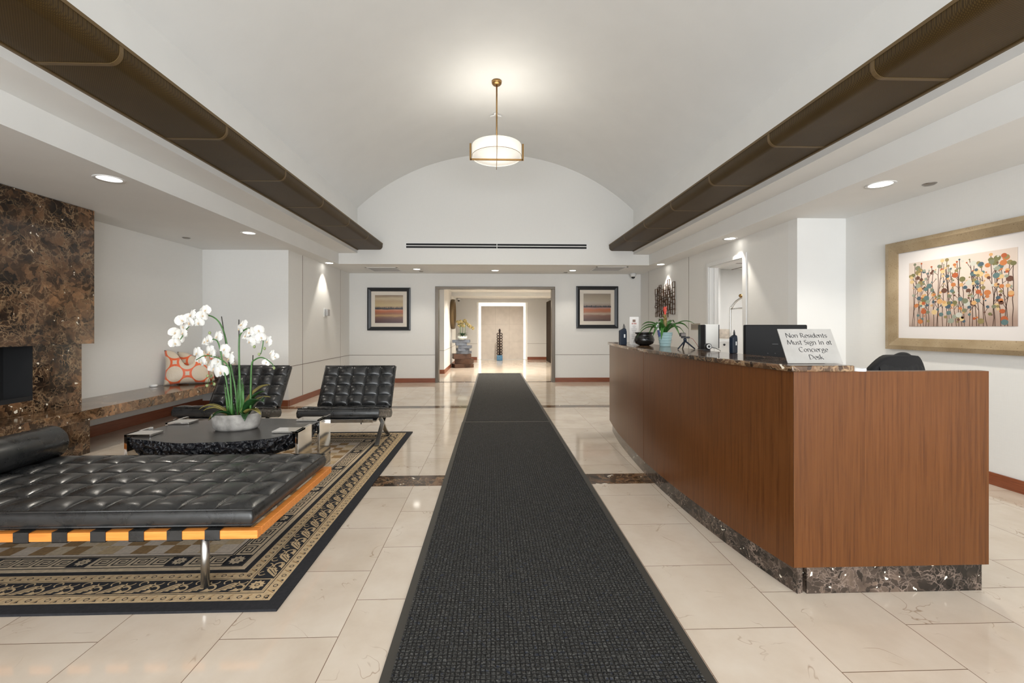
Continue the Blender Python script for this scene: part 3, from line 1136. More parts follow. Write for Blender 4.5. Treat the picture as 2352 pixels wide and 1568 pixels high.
# ---- sign plate with calligraphic lettering
GL = {
    'N': (.78, [[(.08, 0), (.08, .72)], [(.08, .72), (.66, 0)], [(.66, 0), (.66, .72)]]),
    'M': (.95, [[(.05, 0), (.16, .72)], [(.16, .72), (.45, .05)], [(.45, .05), (.76, .72)], [(.76, .72), (.86, 0)]]),
    'R': (.66, [[(.1, 0), (.1, .72)], 'arc .1 .52 .34 .2 90 -90', [(.28, .32), (.6, 0)]]),
    'S': (.52, ['arc .27 .53 .17 .17 40 270', 'arc .25 .19 .19 .19 90 -140']),
    'I': (.32, [[(.15, 0), (.15, .72)]]),
    'C': (.72, ['arc .4 .36 .33 .37 50 310']),
    'D': (.76, [[(.1, 0), (.1, .72)], 'arc .1 .36 .56 .36 90 -90']),
    'o': (.54, ['arc .26 .24 .2 .24 0 360']),
    'n': (.54, [[(.08, 0), (.08, .48)], 'arc .25 .28 .17 .2 170 0', [(.42, .28), (.42, 0)]]),
    'e': (.47, ['arc .25 .24 .19 .24 0 315', [(.08, .25), (.44, .29)]]),
    's': (.4, ['arc .2 .35 .13 .13 40 270', 'arc .18 .12 .14 .12 90 -140']),
    'i': (.24, [[(.1, 0), (.1, .48)], [(.09, .62), (.12, .65)]]),
    'd': (.55, ['arc .24 .24 .19 .24 0 360', [(.44, 0), (.44, .76)]]),
    't': (.35, [[(.15, .66), (.15, .1)], 'arc .25 .1 .1 .1 180 300', [(.02, .47), (.3, .47)]]),
    'u': (.54, [[(.08, .48), (.08, .18)], 'arc .25 .19 .17 .19 180 350', [(.42, .48), (.42, 0)]]),
    'g': (.52, ['arc .24 .3 .16 .17 0 360', 'arc .24 -.05 .2 .15 120 400', [(.38, .42), (.5, .47)]]),
    'a': (.5, ['arc .21 .2 .16 .2 20 340', [(.4, .47), (.4, .02)], [(.12, .46), (.4, .47)]]),
    'c': (.44, ['arc .25 .24 .19 .24 50 310']),
    'r': (.4, [[(.08, 0), (.08, .48)], 'arc .22 .3 .14 .17 160 50']),
    'k': (.52, [[(.08, 0), (.08, .76)], [(.1, .2), (.4, .47)], [(.18, .27), (.48, 0)]]),
    ' ': (.32, []),
}


def glyph_strokes(ch):
    adv, sts = GL[ch]
    out = []
    for s in sts:
        if isinstance(s, str):
            cx_, cy_, rx, ry, a, b = [float(k) for k in s.split()[1:]]
            n = 18
            out.append([(cx_ + rx * math.cos(R(a + (b - a) * i / n)), cy_ + ry * math.sin(R(a + (b - a) * i / n))) for i in range(n + 1)])
        else:
            out.append(s)
    return adv, out


def text_mesh(m, txt, x0, z0, size, y, nib=.045, cond=1.0):
    x = x0
    nx, nz = math.cos(R(28)) * nib, math.sin(R(28)) * nib
    for ch in txt:
        adv, sts = glyph_strokes(ch)
        for st in sts:
            for a, b in zip(st, st[1:]):
                dx, dz = b[0] - a[0], b[1] - a[1]
                L = math.hypot(dx, dz) or 1
                px, pz = -dz / L, dx / L
                k = px * nx + pz * nz
                w = max(abs(k), .014)
                ex, ez = dx / L * .008, dz / L * .008
                q = [(a[0] - px * w - ex, a[1] - pz * w - ez), (b[0] - px * w + ex, b[1] - pz * w + ez), (b[0] + px * w + ex, b[1] + pz * w + ez), (a[0] + px * w - ex, a[1] + pz * w - ez)]
                m.poly([(x + u * size * cond, y, z0 + w_ * size) for u, w_ in q])
        x += adv * size * cond
    return x


def text_w(txt, size, cond=1.0):
    return sum(GL[c][0] for c in txt) * size * cond


t = thing('desk_sign', 'brushed metal sign about non residents leaning on the counter corner', 'sign', (1.590, 2.066, ZT + .002))
t.rotation_euler = (R(-25), 0, 0)
SW, SH = .278, .186
B(-SW / 2, SW / 2, 0, .003, 0, SH).build('plate', plain('brushed_aluminium', (.52, .51, .49), .33, .55, noise=.12, nscale=6), t)
m = MB()
for txt, z, c, sx in (('Non Residents', .138, 0.0, 0), ('Must Sign In at', .100, .004, 0), ('Concierge', .061, .012, 0), ('Desk', .021, .014, 0)):
    sz_ = .0335
    w = text_w(txt, sz_, 1.02)
    text_mesh(m, txt, -w / 2 + c, z, sz_, -.0006, .05, 1.02)
m.build('lettering', M['black'], t, fix=False)
B(-.05, .05, .004, .008, 0, .11).build('easel_back', M['black'], t)

# ---- handsets
def handset(x, y, rz, label, s=1.0):
    t = thing('cordless_handset', label, 'handset', (x, y, ZT), rz)
    m = MB()
    outline = [(-.037, 0), (.037, 0), (.037, .135), (.03, .165), (.012, .172), (-.037, .148)]
    Mx = Matrix(((s, 0, 0, 0), (0, 0, -s, 0), (0, s, 0, 0), (0, 0, 0, 1)))
    m.prism(outline, -.02, .02, Mx)
    m.build('body', M['dkblue'], t, bevel=.006 * s)
    MB().tube([(.005 * s, 0, .16 * s), (.006 * s, 0, .19 * s), (.012 * s, 0, .215 * s), (.020 * s, 0, .19 * s), (.021 * s, 0, .16 * s)], .0045 * s, 8).build('loop', M['black'], t, True)
    B(.004 * s, .018 * s, -.0215 * s, -.02 * s, .075 * s, .11 * s).build('badge', M['white'], t)


handset(1.335, 4.36, .1, 'slate blue upright handset at the far end of the counter', 1.0)
handset(1.672, 2.93, .5, 'dark blue upright handset on the counter beside the big black monitor', .74)

# ---- acrylic brochure stand
t = thing('brochure_stand', 'slim clear stand with a printed price card at the far end of the counter', 'card stand', (1.485, 4.46, ZT), .12)
B(-.055, .055, -.03, .03, 0, .006).build('base', M['white'], t)
B(-.05, .05, -.002, .002, .006, .29).build('card', plain('printed_card', (.74, .71, .68), .5), t)
m = MB()
rnd = random.Random(4)
m.box(-.017, .015, -.003, -.002, .235, .262)
m.mi = 1
for k in (-.02, 0, .018):
    m.box(k - .005, k + .005, -.003, -.002, .212, .228)
m.mi = 2
z = .195
while z > .05:
    w = rnd.uniform(.01, .032)
    m.box(-w, w, -.003, -.002, z, z + .003)
    z -= rnd.uniform(.009, .016)
m.box(-.006, .006, -.003, -.002, .02, .045)
m.build('print', [plain('card_brown', (.2, .12, .09), .5), plain('card_red', (.4, .12, .1), .5), plain('card_grey', (.3, .28, .28), .5)], t)
# ---- cauldron
t = thing('cauldron', 'round black cauldron bowl on the counter beside the potted bromeliad', 'bowl', (1.515, 4.24, ZT))
MB().lathe([(0, 0), (.045, 0), (.085, .02), (.098, .055), (.088, .09), (.072, .108), (.088, .118), (.092, .126), (.088, .132), (.074, .128), (.070, .108), (.085, .085), (.09, .055), (.07, .02), (0, .012)], 40).build('bowl', plain('satin_black', (.012, .011, .010), .22), t, True)
MB().tube([(-.03, -.083, .075), (-.027, -.1, .082), (0, -.106, .078), (.022, -.102, .068), (.018, -.095, .055), (-.012, -.098, .055), (-.03, -.083, .075)], .004, 8).build('handle', M['black'], t, True)
# ---- bromeliad
t = thing('potted_bromeliad', 'green bromeliad with a red flower in a ribbed pale blue pot', 'potted plant', (1.615, 3.97, ZT))
pf = [(0, 0), (.047, 0)]
for k in range(5):
    z = .005 + k * .025
    r = .048 + k * .0035
    pf += [(r, z), (r + .004, z + .01), (r + .001, z + .022)]
pf += [(.068, .128), (.066, .134), (.060, .132), (.056, .11), (0, .105)]
MB().lathe(pf, 36).build('pot', plain('pale_blue_glaze', (.38, .56, .58), .15), t, True)
MB().lathe([(0, .112), (.058, .112), (.058, .11), (0, .11)], 20).build('soil', M['stake'], t)


def leaf(m, base, az, L, w, lift, droop, n=10, twist=0):
    pts = []
    d = Vector((math.cos(az), math.sin(az), 0))
    side = Vector((-math.sin(az), math.cos(az), 0))
    for i in range(n + 1):
        u = i / n
        c = Vector(base) + d * (L * (u ** 1.1)) + Vector((0, 0, lift * math.sin(min(u * 1.6, 1.57)) * 1.0 - droop * u ** 3))
        ww = w * (math.sin(PI * (u * .93 + .06)) ** .7) * (1 - .25 * u)
        s = side
        pts.append((c - s * ww + Vector((0, 0, ww * .5)), c, c + s * ww + Vector((0, 0, ww * .5))))
    vv = [[m.b.verts.new(p) for p in r] for r in pts]
    for a, b in zip(vv, vv[1:]):
        m._f([a[0], a[1], b[1], b[0]])
        m._f([a[1], a[2], b[2], b[1]])


rnd = random.Random(8)
for k in range(16):
    m = MB()
    az = 2 * PI * k / 16 + rnd.uniform(-.2, .2)
    L = rnd.uniform(.16, .27)
    leaf(m, (0, 0, .115), az, L, rnd.uniform(.018, .026), rnd.uniform(.11, .18), rnd.uniform(.05, .17), 12)
    o = m.build('leaf', M['green'], t, True)
    md = o.modifiers.new('s', 'SOLIDIFY')
    md.thickness = .0015
m = MB()
for k in range(7):
    leaf(m, (0, 0, .19 + .012 * k), k * 2.4, .035, .013, .05, 0, 6)
m.tube([(0, 0, .1), (0, 0, .3)], [.022, .012], 10)
m.build('flower_stalk', plain('bract_green_brown', (.18, .13, .04), .4, noise=.4), t, True)
m = MB()
for k in range(9):
    leaf(m, (0, 0, .27 + .004 * k), k * 2.4, .022, .011, .075, 0, 6)
m.build('flower', plain('coral_red_flower', (.66, .10, .07), .4, noise=.3), t, True)
t = thing('thermometer', 'white and blue digital thermometer leaning in the bromeliad pot', 'thermometer', (1.545, 3.925, ZT + .095), 0)
t.rotation_euler = (0, R(-12), 0)
B(-.011, .011, -.006, .006, .06, .125).build('head', M['white'], t, bevel=.005)
B(-.006, .006, -.0075, -.006, .085, .108).build('display', plain('lcd_grey', (.12, .12, .12), .3), t)
B(-.009, .009, -.005, .005, 0, .06).build('grip', plain('navy_plastic', (.02, .04, .16), .35), t)
# ---- tripod webcam
t = thing('webcam_on_tripod', 'small black webcam on a blue-grey mini tripod on the counter', 'webcam', (1.577, 3.47, ZT))
for a in (200, 340, 80):
    MB().tube([(0, 0, .07), (.075 * math.cos(R(a)), .075 * math.sin(R(a)), .004)], [.007, .005], 8).build('leg', M['dkblue'], t, True)
MB().ball((0, 0, .078), .014, 10).build('ball_head', M['dkblue'], t, True)
B(-.03, .035, -.012, .012, .09, .104).build('clip', M['black'], t, bevel=.003)
B(-.045, .0, -.022, .012, .104, .135).build('camera_body', M['black'], t, bevel=.006)
B(-.04, -.005, -.0235, -.022, .108, .131).build('lens', plain('lens_bronze', (.12, .1, .09), .2), t)
MB().tube([(.035, 0, .097), (.06, -.01, .085), (.09, -.02, .04), (.105, -.02, .004)], .0018, 6).build('cable', plain('red_cable', (.25, .05, .04), .5), t, True)
# ---- small screen seen edge on, with its webcam
t = thing('counter_display', 'thin tablet-like screen with a white back panel standing on the counter', 'monitor', (1.695, 3.36, ZT), 0)
B(-.02, .055, .04, .10, 0, .01).build('foot', M['black'], t, bevel=.003)
m = MB()
m.prism([(-.024, .035), (-.008, .0), (-.001, .0), (-.004, .10), (-.014, .10)], .01, .20)
m.build('screen', M['black'], t)
B(.0, .115, .02, .032, .012, .205).build('back_panel', plain('light_grey_plastic', (.66, .64, .60), .7), t, bevel=.003)
B(.112, .118, .018, .034, .012, .20).build('edge', M['black'], t)
t = thing('webcam', 'round black webcam with a white lens ring sitting on the counter', 'webcam', (1.645, 3.24, ZT), 0)
B(-.032, .02, -.012, .02, 0, .01).build('base', M['black'], t, bevel=.003)
Mr = Matrix.Translation((.006, 0, .033)) @ Matrix.Rotation(R(90), 4, 'X')
MB().lathe([(0, -.02), (.023, -.018), (.024, .012), (.018, .016), (0, .016)], 24, M=Mr).build('camera_body', M['black'], t, True)
MB().lathe([(.010, .016), (.012, .020), (.016, .020), (.018, .016)], 24, M=Mr).build('lens_ring', M['white'], t, True)
MB().tube([(.03, .0, .03), (.055, -.02, .02), (.07, -.05, .008), (.05, -.1, .003)], .002, 6).build('cable', M['black'], t, True)
# ---- big monitor standing on the worktop behind the counter
t = thing('computer_monitor', 'large black computer monitor seen from behind on the desk', 'monitor', (1.98, 3.02, .765), -.12)
B(-.06, .18, .0, .16, 0, .012).build('base', M['black'], t, bevel=.004)
B(.03, .09, .055, .075, .012, .3).build('neck', M['black'], t)
B(-.155, .27, .01, .05, .19, .525).build('housing', plain('matte_black_plastic', (.006, .006, .0065), .6, 0.0, .25), t, bevel=.008)
B(.03, .07, .0085, .01, .385, .388).build('badge', plain('badge_grey', (.08, .08, .08), .4), t)
m = MB()
for x in (.0, .05):
    m.lathe([(0, 0), (.004, 0), (.004, .001), (0, .001)], 10, M=Matrix.Translation((x, .01, .32)) @ Matrix.Rotation(R(90), 4, 'X'))
m.build('screw', M['black'], t)
t = thing('desk_telephone', 'black desk phone with a curled handset behind the counter', 'telephone', (2.04, 3.52, .765), 0)
m = MB()
m.prism([(0, 0), (.2, 0), (.2, .05), (0, .13)], -.1, .1, Matrix(((0, 0, 1, 0), (-1, 0, 0, 0), (0, 1, 0, 0), (0, 0, 0, 1))))
m.build('body', M['black'], t, bevel=.008)
MB().tube([(-.09, -.02, .14), (-.085, -.02, .165), (-.085, -.17, .12), (-.09, -.18, .09)], .016, 10).build('receiver', M['black'], t, True)
# paper roll on the side panel
t = thing('tape_roll', 'small white roll lying on the wooden side panel of the desk', 'roll', (1.755, 2.007, 1.062))
MB().lathe([(.018, 0), (.03, 0), (.03, .014), (.018, .014), (.018, 0)], 28).build('roll', M['white'], t)

# ------------------------------------------------------------------ office chair behind the desk
t = thing('office_chair', 'black office chair with rounded back draped in dark cloth behind the desk', 'office chair', (2.915, 3.30, 0), R(8))
MB().tube([(0, 0, .1), (0, 0, .42)], .03, 12).build('gas_column', M['chrome'], t, True)
for k in range(5):
    a = 2 * PI * k / 5
    o = MB().tube([(0, 0, .11), (.29 * math.cos(a), .29 * math.sin(a), .075)], [.028, .018], 8).build('base_arm', M['black'], t, True)
    MB().lathe([(0, -.012), (.03, -.012), (.03, .012), (0, .012)], 16, M=Matrix.Translation((.29 * math.cos(a), .29 * math.sin(a), .03)) @ Matrix.Rotation(R(90), 4, 'X')).build('castor', M['black'], o, True)
B(-.25, .25, -.25, .25, .42, .50).build('seat', plain('black_fabric', (.010, .010, .011), .9), t, bevel=.03, seg=4)
m = MB()


def bk(u, v):
    x = -.235 + .47 * u
    z = .55 + .52 * v
    k = abs(2 * u - 1)
    z -= (.12 * max(0, k - .45) ** 1.6 / .38) * v ** 2
    y = -.24 - .05 * v + .05 * (k ** 2)
    return Vector((x, y, z))


m.grid(bk, 20, 16)
o = m.build('backrest', bpy.data.materials['black_fabric'], t, True)
md = o.modifiers.new('s', 'SOLIDIFY')
md.thickness = .06
md.offset = 0
m = MB()
rnd = random.Random(2)


def jk(u, v):
    a = (v - .5) * 2
    x = (-.19 + .38 * u)
    drop = abs(a)
    k = abs(2 * u - 1)
    top = 1.085 - .10 * k ** 2.2
    z = top - .30 * max(0, drop - .12) + .008 * math.sin(9 * u + 5 * v)
    y = -.285 + a * .05 * min(1, drop * 6) + math.copysign(.012 * math.sin(u * 22) * drop, a)
    return Vector((x, y, z))


m.grid(jk, 36, 24)
m.build('draped_jacket', plain('black_jacket_cloth', (.008, .008, .009), .8), t, True)

# ------------------------------------------------------------------ store room things
t = thing('luggage_cart', 'chrome hotel luggage cart with arched rails inside the open doorway', 'luggage cart', (4.67, 7.25, 0))
B(-.5, .5, -.28, .28, .16, .20).build('deck', plain('cart_carpet', (.10, .02, .02), .9), t, bevel=.01)
for sx in (-1, 1):
    for sy in (-1, 1):
        MB().lathe([(0, -.02), (.07, -.02), (.07, .02), (0, .02)], 20, M=Matrix.Translation((sx * .4, sy * .2, .07)) @ Matrix.Rotation(R(90), 4, 'X')).build('wheel', M['black'], t)
        MB().tube([(sx * .4, sy * .2, .09), (sx * .4, sy * .2, .16)], .012, 8).build('caster_stem', M['chrome'], t)
for sy in (-1, 1):
    pts = [(-.45, sy * .24, .2), (-.45, sy * .24, 1.5), (-.43, sy * .23, 1.62), (-.36, sy * .20, 1.74), (-.2, sy * .16, 1.83), (0, sy * .14, 1.86), (.2, sy * .16, 1.83), (.36, sy * .20, 1.74), (.43, sy * .23, 1.62), (.45, sy * .24, 1.5), (.45, sy * .24, .2)]
    MB().tube(spl(pts, 4), .018, 10).build('arched_rail', M['chrome'], t, True)
MB().tube([(-.44, 0, 1.6), (.44, 0, 1.6)], .011, 8).build('hanging_bar', M['chrome'], t, True)
m = MB()
for sx in (-1, 1):
    m.tube([(sx * .44, -.22, 1.6), (sx * .44, .22, 1.6)], .011, 8)
m.build('cross_rail', M['chrome'], t, True)
for sy in (-1, 1):
    MB().ball((-.30, sy * .18, 1.83), .032, 12).build('finial', M['brass'], t, True)
o = B(-.23, .23, -.2, .2, 0, .62).build('cardboard_box', plain('brown_cardboard', (.42, .30, .20), .8, noise=.15), None, bevel=.004)
o.location = (4.10, 7.88, 0)
tag(o, 'plain brown cardboard box on the floor behind the luggage cart, lower of the stack', 'box')
o = B(-.24, .24, -.2, .2, 0, .62).build('wrapped_box', plain('plastic_wrapped_board', (.50, .44, .37), .3, noise=.35, nscale=9, bump=.5), None, bevel=.006)
o.location = (4.10, 7.88, .622)
tag(o, 'box wrapped in crinkled plastic behind the luggage cart, topmost of the stack', 'box')
t = thing('storage_cabinet', 'white cabinet with a black knob standing inside the open doorway', 'cabinet', (3.80, 7.12, 0))
B(-.14, .14, -.18, .18, 0, 1.08).build('body', M['trim'], t, bevel=.004)
B(-.13, .13, -.20, -.182, .04, 1.05).build('door', M['trim'], t, bevel=.003)
MB().ball((-.01, -.215, .99), .018, 10).build('knob', M['black'], t, True)

# ------------------------------------------------------------------ hall things
t = thing('stacked_console', 'console made of stacked offset blocks, grey above dark brown, in the hall', 'console table', (-.95, 13.75, 0))
bw = plain('dark_brown_block', (.065, .028, .014), .45, noise=.3)
bg = plain('slate_grey_block', (.11, .125, .155), .5, noise=.2)
zz = 0
for k, (w, h, rz, dx, mt) in enumerate(((.62, .12, .35, 0, bw), (.5, .16, -.3, .05, bw), (.56, .16, .2, -.03, bw), (.36, .085, -.3, .05, bg), (.36, .085, .25, 0, bg), (.38, .09, -.1, .08, bg), (.34, .09, .15, -.05, bg), (.55, .09, 0, -.04, bg))):
    o = B(-w / 2, w / 2, -.2, .2, 0, h - .002).build('block', mt, t, bevel=.004)
    o.location = (dx, 0, zz)
    o.rotation_euler = (0, 0, rz)
    zz += h
t = thing('round_mirror', 'round mirror in a deep dark bronze rim on the hall left wall', 'mirror', (-1.33, 13.9, 1.70))
Mr = Matrix.Rotation(R(90), 4, 'Y')
MB().lathe([(.40, 0), (.47, 0), (.485, .06), (.47, .12), (.42, .12), (.40, .03)], 48, M=Mr).build('rim', M['btrim'], t, True)
MB().lathe([(0, .028), (.41, .028), (.41, .02), (0, .02)], 48, M=Mr).build('glass', M['chrome'], t)
t = thing('sculpture', 'dark open-work totem sculpture on a blue base before the glowing niche', 'sculpture', (.28, 16.62, 0))
B(-.11, .11, -.11, .11, 0, .2).build('base', plain('sea_blue_block', (.03, .14, .26), .3, noise=.4), t, bevel=.01)
m = MB()
m.tube([(0, 0, .2), (0, 0, 1.15)], .03, 10)
m.build('spine', plain('dark_carved_wood', (.03, .015, .01), .5), t, True)
for k in range(8):
    z = .27 + k * .105
    m = MB()
    for s in (-1, 1):
        m.tube([(s * .052 + .05 * math.cos(a * PI / 6), 0, z + .048 * math.sin(a * PI / 6)) for a in range(13)], .016, 8, cap=False)
    m.build('ring', bpy.data.materials['dark_carved_wood'], t, True)
MB().tube([(0, 0, 1.08), (0, 0, 1.16), (0, 0, 1.22)], [.03, .045, .02], 10).build('finial', bpy.data.materials['dark_carved_wood'], t, True)

# orchid flower used by both orchid arrangements
def flower_mesh(name, mats, s=.05):
    m = MB()
    for k, (a, L, w) in enumerate(((90, 1.0, .5), (210, .95, .45), (330, .95, .45), (165, 1.0, .78), (15, 1.0, .78))):
        a = R(a)
        d = Vector((math.cos(a), 0, math.sin(a)))
        sd = Vector((-math.sin(a), 0, math.cos(a)))
        rows = []
        n = 6
        for i in range(n + 1):
            u = i / n
            ww = w * s * math.sin(PI * (.08 + .86 * u)) ** .75
            y = -.12 * s * math.sin(u * PI) + (.25 * s * u * u) - (.004 if k > 2 else 0)
            c = d * (L * s * u)
            rows.append([m.b.verts.new(c + sd * ww * q + Vector((0, y + .1 * s * q * q, 0))) for q in (-1, -.5, 0, .5, 1)])
        for r0, r1 in zip(rows, rows[1:]):
            for q in range(4):
                m._f([r0[q], r0[q + 1], r1[q + 1], r1[q]])
    m.mi = 1
    m.ball((0, -.12 * s, -.05 * s), .13 * s, 6)
    m.ball((0, -.22 * s, -.22 * s), .10 * s, 6, 1.6)
    return m.build(name, mats, None, True, fix=False)


M['petal'] = NT('white_petal')
M['petal'].set(Base_Color=(.80, .79, .75, 1), Roughness=.5, Subsurface_Weight=.15)
M['petal'].p.inputs['Subsurface Radius'].default_value = (.01, .008, .006)
M['petal'] = M['petal'].m
M['lip'] = plain('pale_lip', (.55, .42, .27), .5, noise=.4)
M['ypetal'] = plain('yellow_green_petal', (.22, .17, .06), .5, noise=.3)

t = thing('potted_orchid', 'small yellow orchid in a pale bowl on the stacked hall console', 'potted plant', (-.95, 13.62, zz))
MB().lathe([(0, 0), (.09, 0), (.15, .05), (.155, .11), (.145, .11), (.14, .06), (0, .05)], 28).build('bowl', plain('pale_celadon', (.55, .60, .58), .25), t, True)
rnd = random.Random(6)
m = MB()
for k in range(12):
    leaf(m, (0, 0, .1), k * .55, rnd.uniform(.12, .2), .03, rnd.uniform(.06, .16), .04, 7)
m.build('foliage', M['dgreen'], t, True)
fl0 = flower_mesh('flower', [M['ypetal'], M['lip']], .062)
fl0.parent = t
for k, x in enumerate((-.06, .01, .08)):
    MB().tube([(x, 0, .1), (x * 1.1, 0, .42), (x * 1.6, 0, .52), (x * 3, 0, .55 - .05 * k)], .008, 6).build('flower_stem', M['stem'], t, True)
first = True
for (x, z) in ((-.14, .56), (-.06, .58), (.02, .55), (.08, .6), (-.04, .48), (.02, .44), (-.1, .45), (.2, .46), (.26, .42), (.32, .37), (.14, .5)):
    o = fl0 if first else fl0.copy()
    if not first:
        COL.objects.link(o)
    first = False
    o.parent = t
    o.location = (x, rnd.uniform(-.04, .04), z)
    o.rotation_euler = (rnd.uniform(-.4, .4), rnd.uniform(-1, 1), rnd.uniform(-.7, .7))

# ------------------------------------------------------------------ entrance mats
def mat_runner(x0, x1, y0, y1, label):
    t = thing('floor_mat', label, 'floor mat', (0, 0, 0))
    e = .038
    m = MB()
    for (a, b, c, d) in ((x0, x0 + e, y0, y1), (x1 - e, x1, y0, y1), (x0 + e, x1 - e, y0, y0 + e), (x0 + e, x1 - e, y1 - e, y1)):
        m.box(a, b, c, d, 0.0005, .006)
    m.build('rubber_edge', M['rubber'], t)
    B(x0 + e, x1 - e, y0 + e, y1 - e, 0.0005, .010).build('pile', M['mat'], t)


mat_runner(-.405, .80, .2, 5.765, 'long charcoal ribbed entrance mat in the foreground')
mat_runner(-.40, .80, 5.768, 11.93, 'second charcoal mat continuing through the doorway into the hall')

# ------------------------------------------------------------------ patterned rug
RX0, RX1, RY0, RY1 = -3.62, -.965, 1.95, 5.235
gold = plain('rug_gold', (.52, .38, .22), .95, noise=.15, nscale=60)
blk = plain('rug_black', (.012, .012, .015), .95, noise=.3, nscale=60)
cream = plain('rug_cream', (.56, .44, .30), .95, noise=.15, nscale=60)
tan = plain('rug_tan', (.30, .18, .075), .95, noise=.2, nscale=60)
pale = plain('rug_pale', (.60, .50, .40), .95, noise=.12, nscale=60)
m = MB()
ZR = .012
m.mi = 1
m.box(RX0, RX1, RY0, RY1, .0005, ZR - .0006)


def frm(d0, d1, z, mi):
    m.mi = mi
    a = [(RX0 + d0, RY0 + d0), (RX1 - d0, RY0 + d0), (RX1 - d0, RY1 - d0), (RX0 + d0, RY1 - d0)]
    b = [(RX0 + d1, RY0 + d1), (RX1 - d1, RY0 + d1), (RX1 - d1, RY1 - d1), (RX0 + d1, RY1 - d1)]
    for i in range(4):
        j = (i + 1) % 4
        m.poly([(*a[i], z), (*a[j], z), (*b[j], z), (*b[i], z)])


# slots: 0 gold 1 black 2 cream 3 tan 4 pale
frm(.065, .12, ZR, 0)
frm(.124, .131, ZR, 0)
frm(.235, .242, ZR, 0)
frm(.245, .295, ZR, 0)
frm(.325, .355, ZR, 2)
frm(.362, .470, ZR, 2)
frm(.478, .498, ZR, 4)
sides = [((RX0, RY0), (1, 0), (0, 1), RX1 - RX0), ((RX1, RY0), (0, 1), (-1, 0), RY1 - RY0), ((RX1, RY1), (-1, 0), (0, -1), RX1 - RX0), ((RX0, RY1), (0, -1), (1, 0), RY1 - RY0)]


def onside(k, s, d, z):
    o_, t_, n_, L = sides[k]
    return (o_[0] + t_[0] * s + n_[0] * d, o_[1] + t_[1] * s + n_[1] * d, z)


def P(k, pts, z, mi):
    m.mi = mi
    m.poly([onside(k, s, d, z) for s, d in pts])


def arcstrip(k, cs, cd, r, a0_, a1_, w, z, mi, n=8):
    for i in range(n):
        a, b = R(a0_ + (a1_ - a0_) * i / n), R(a0_ + (a1_ - a0_) * (i + 1) / n)
        P(k, [(cs + (r - w) * math.cos(a), cd + (r - w) * math.sin(a)), (cs + r * math.cos(a), cd + r * math.sin(a)), (cs + r * math.cos(b), cd + r * math.sin(b)), (cs + (r - w) * math.cos(b), cd + (r - w) * math.sin(b))], z, mi)


def rosette(cx_, cy_, r, z, mi, mi2):
    n = 10
    m.mi = mi
    m.poly([(cx_ + r * (1 if i % 2 else .72) * math.cos(PI * i / n), cy_ + r * (1 if i % 2 else .72) * math.sin(PI * i / n), z) for i in range(2 * n)])
    m.mi = mi2
    m.poly([(cx_ + r * .32 * math.cos(PI * i / 6), cy_ + r * .32 * math.sin(PI * i / 6), z + .0003) for i in range(12)])
    m.mi = mi
    m.poly([(cx_ + r * .2 * math.cos(PI * i / 6), cy_ + r * .2 * math.sin(PI * i / 6), z + .0005) for i in range(12)])


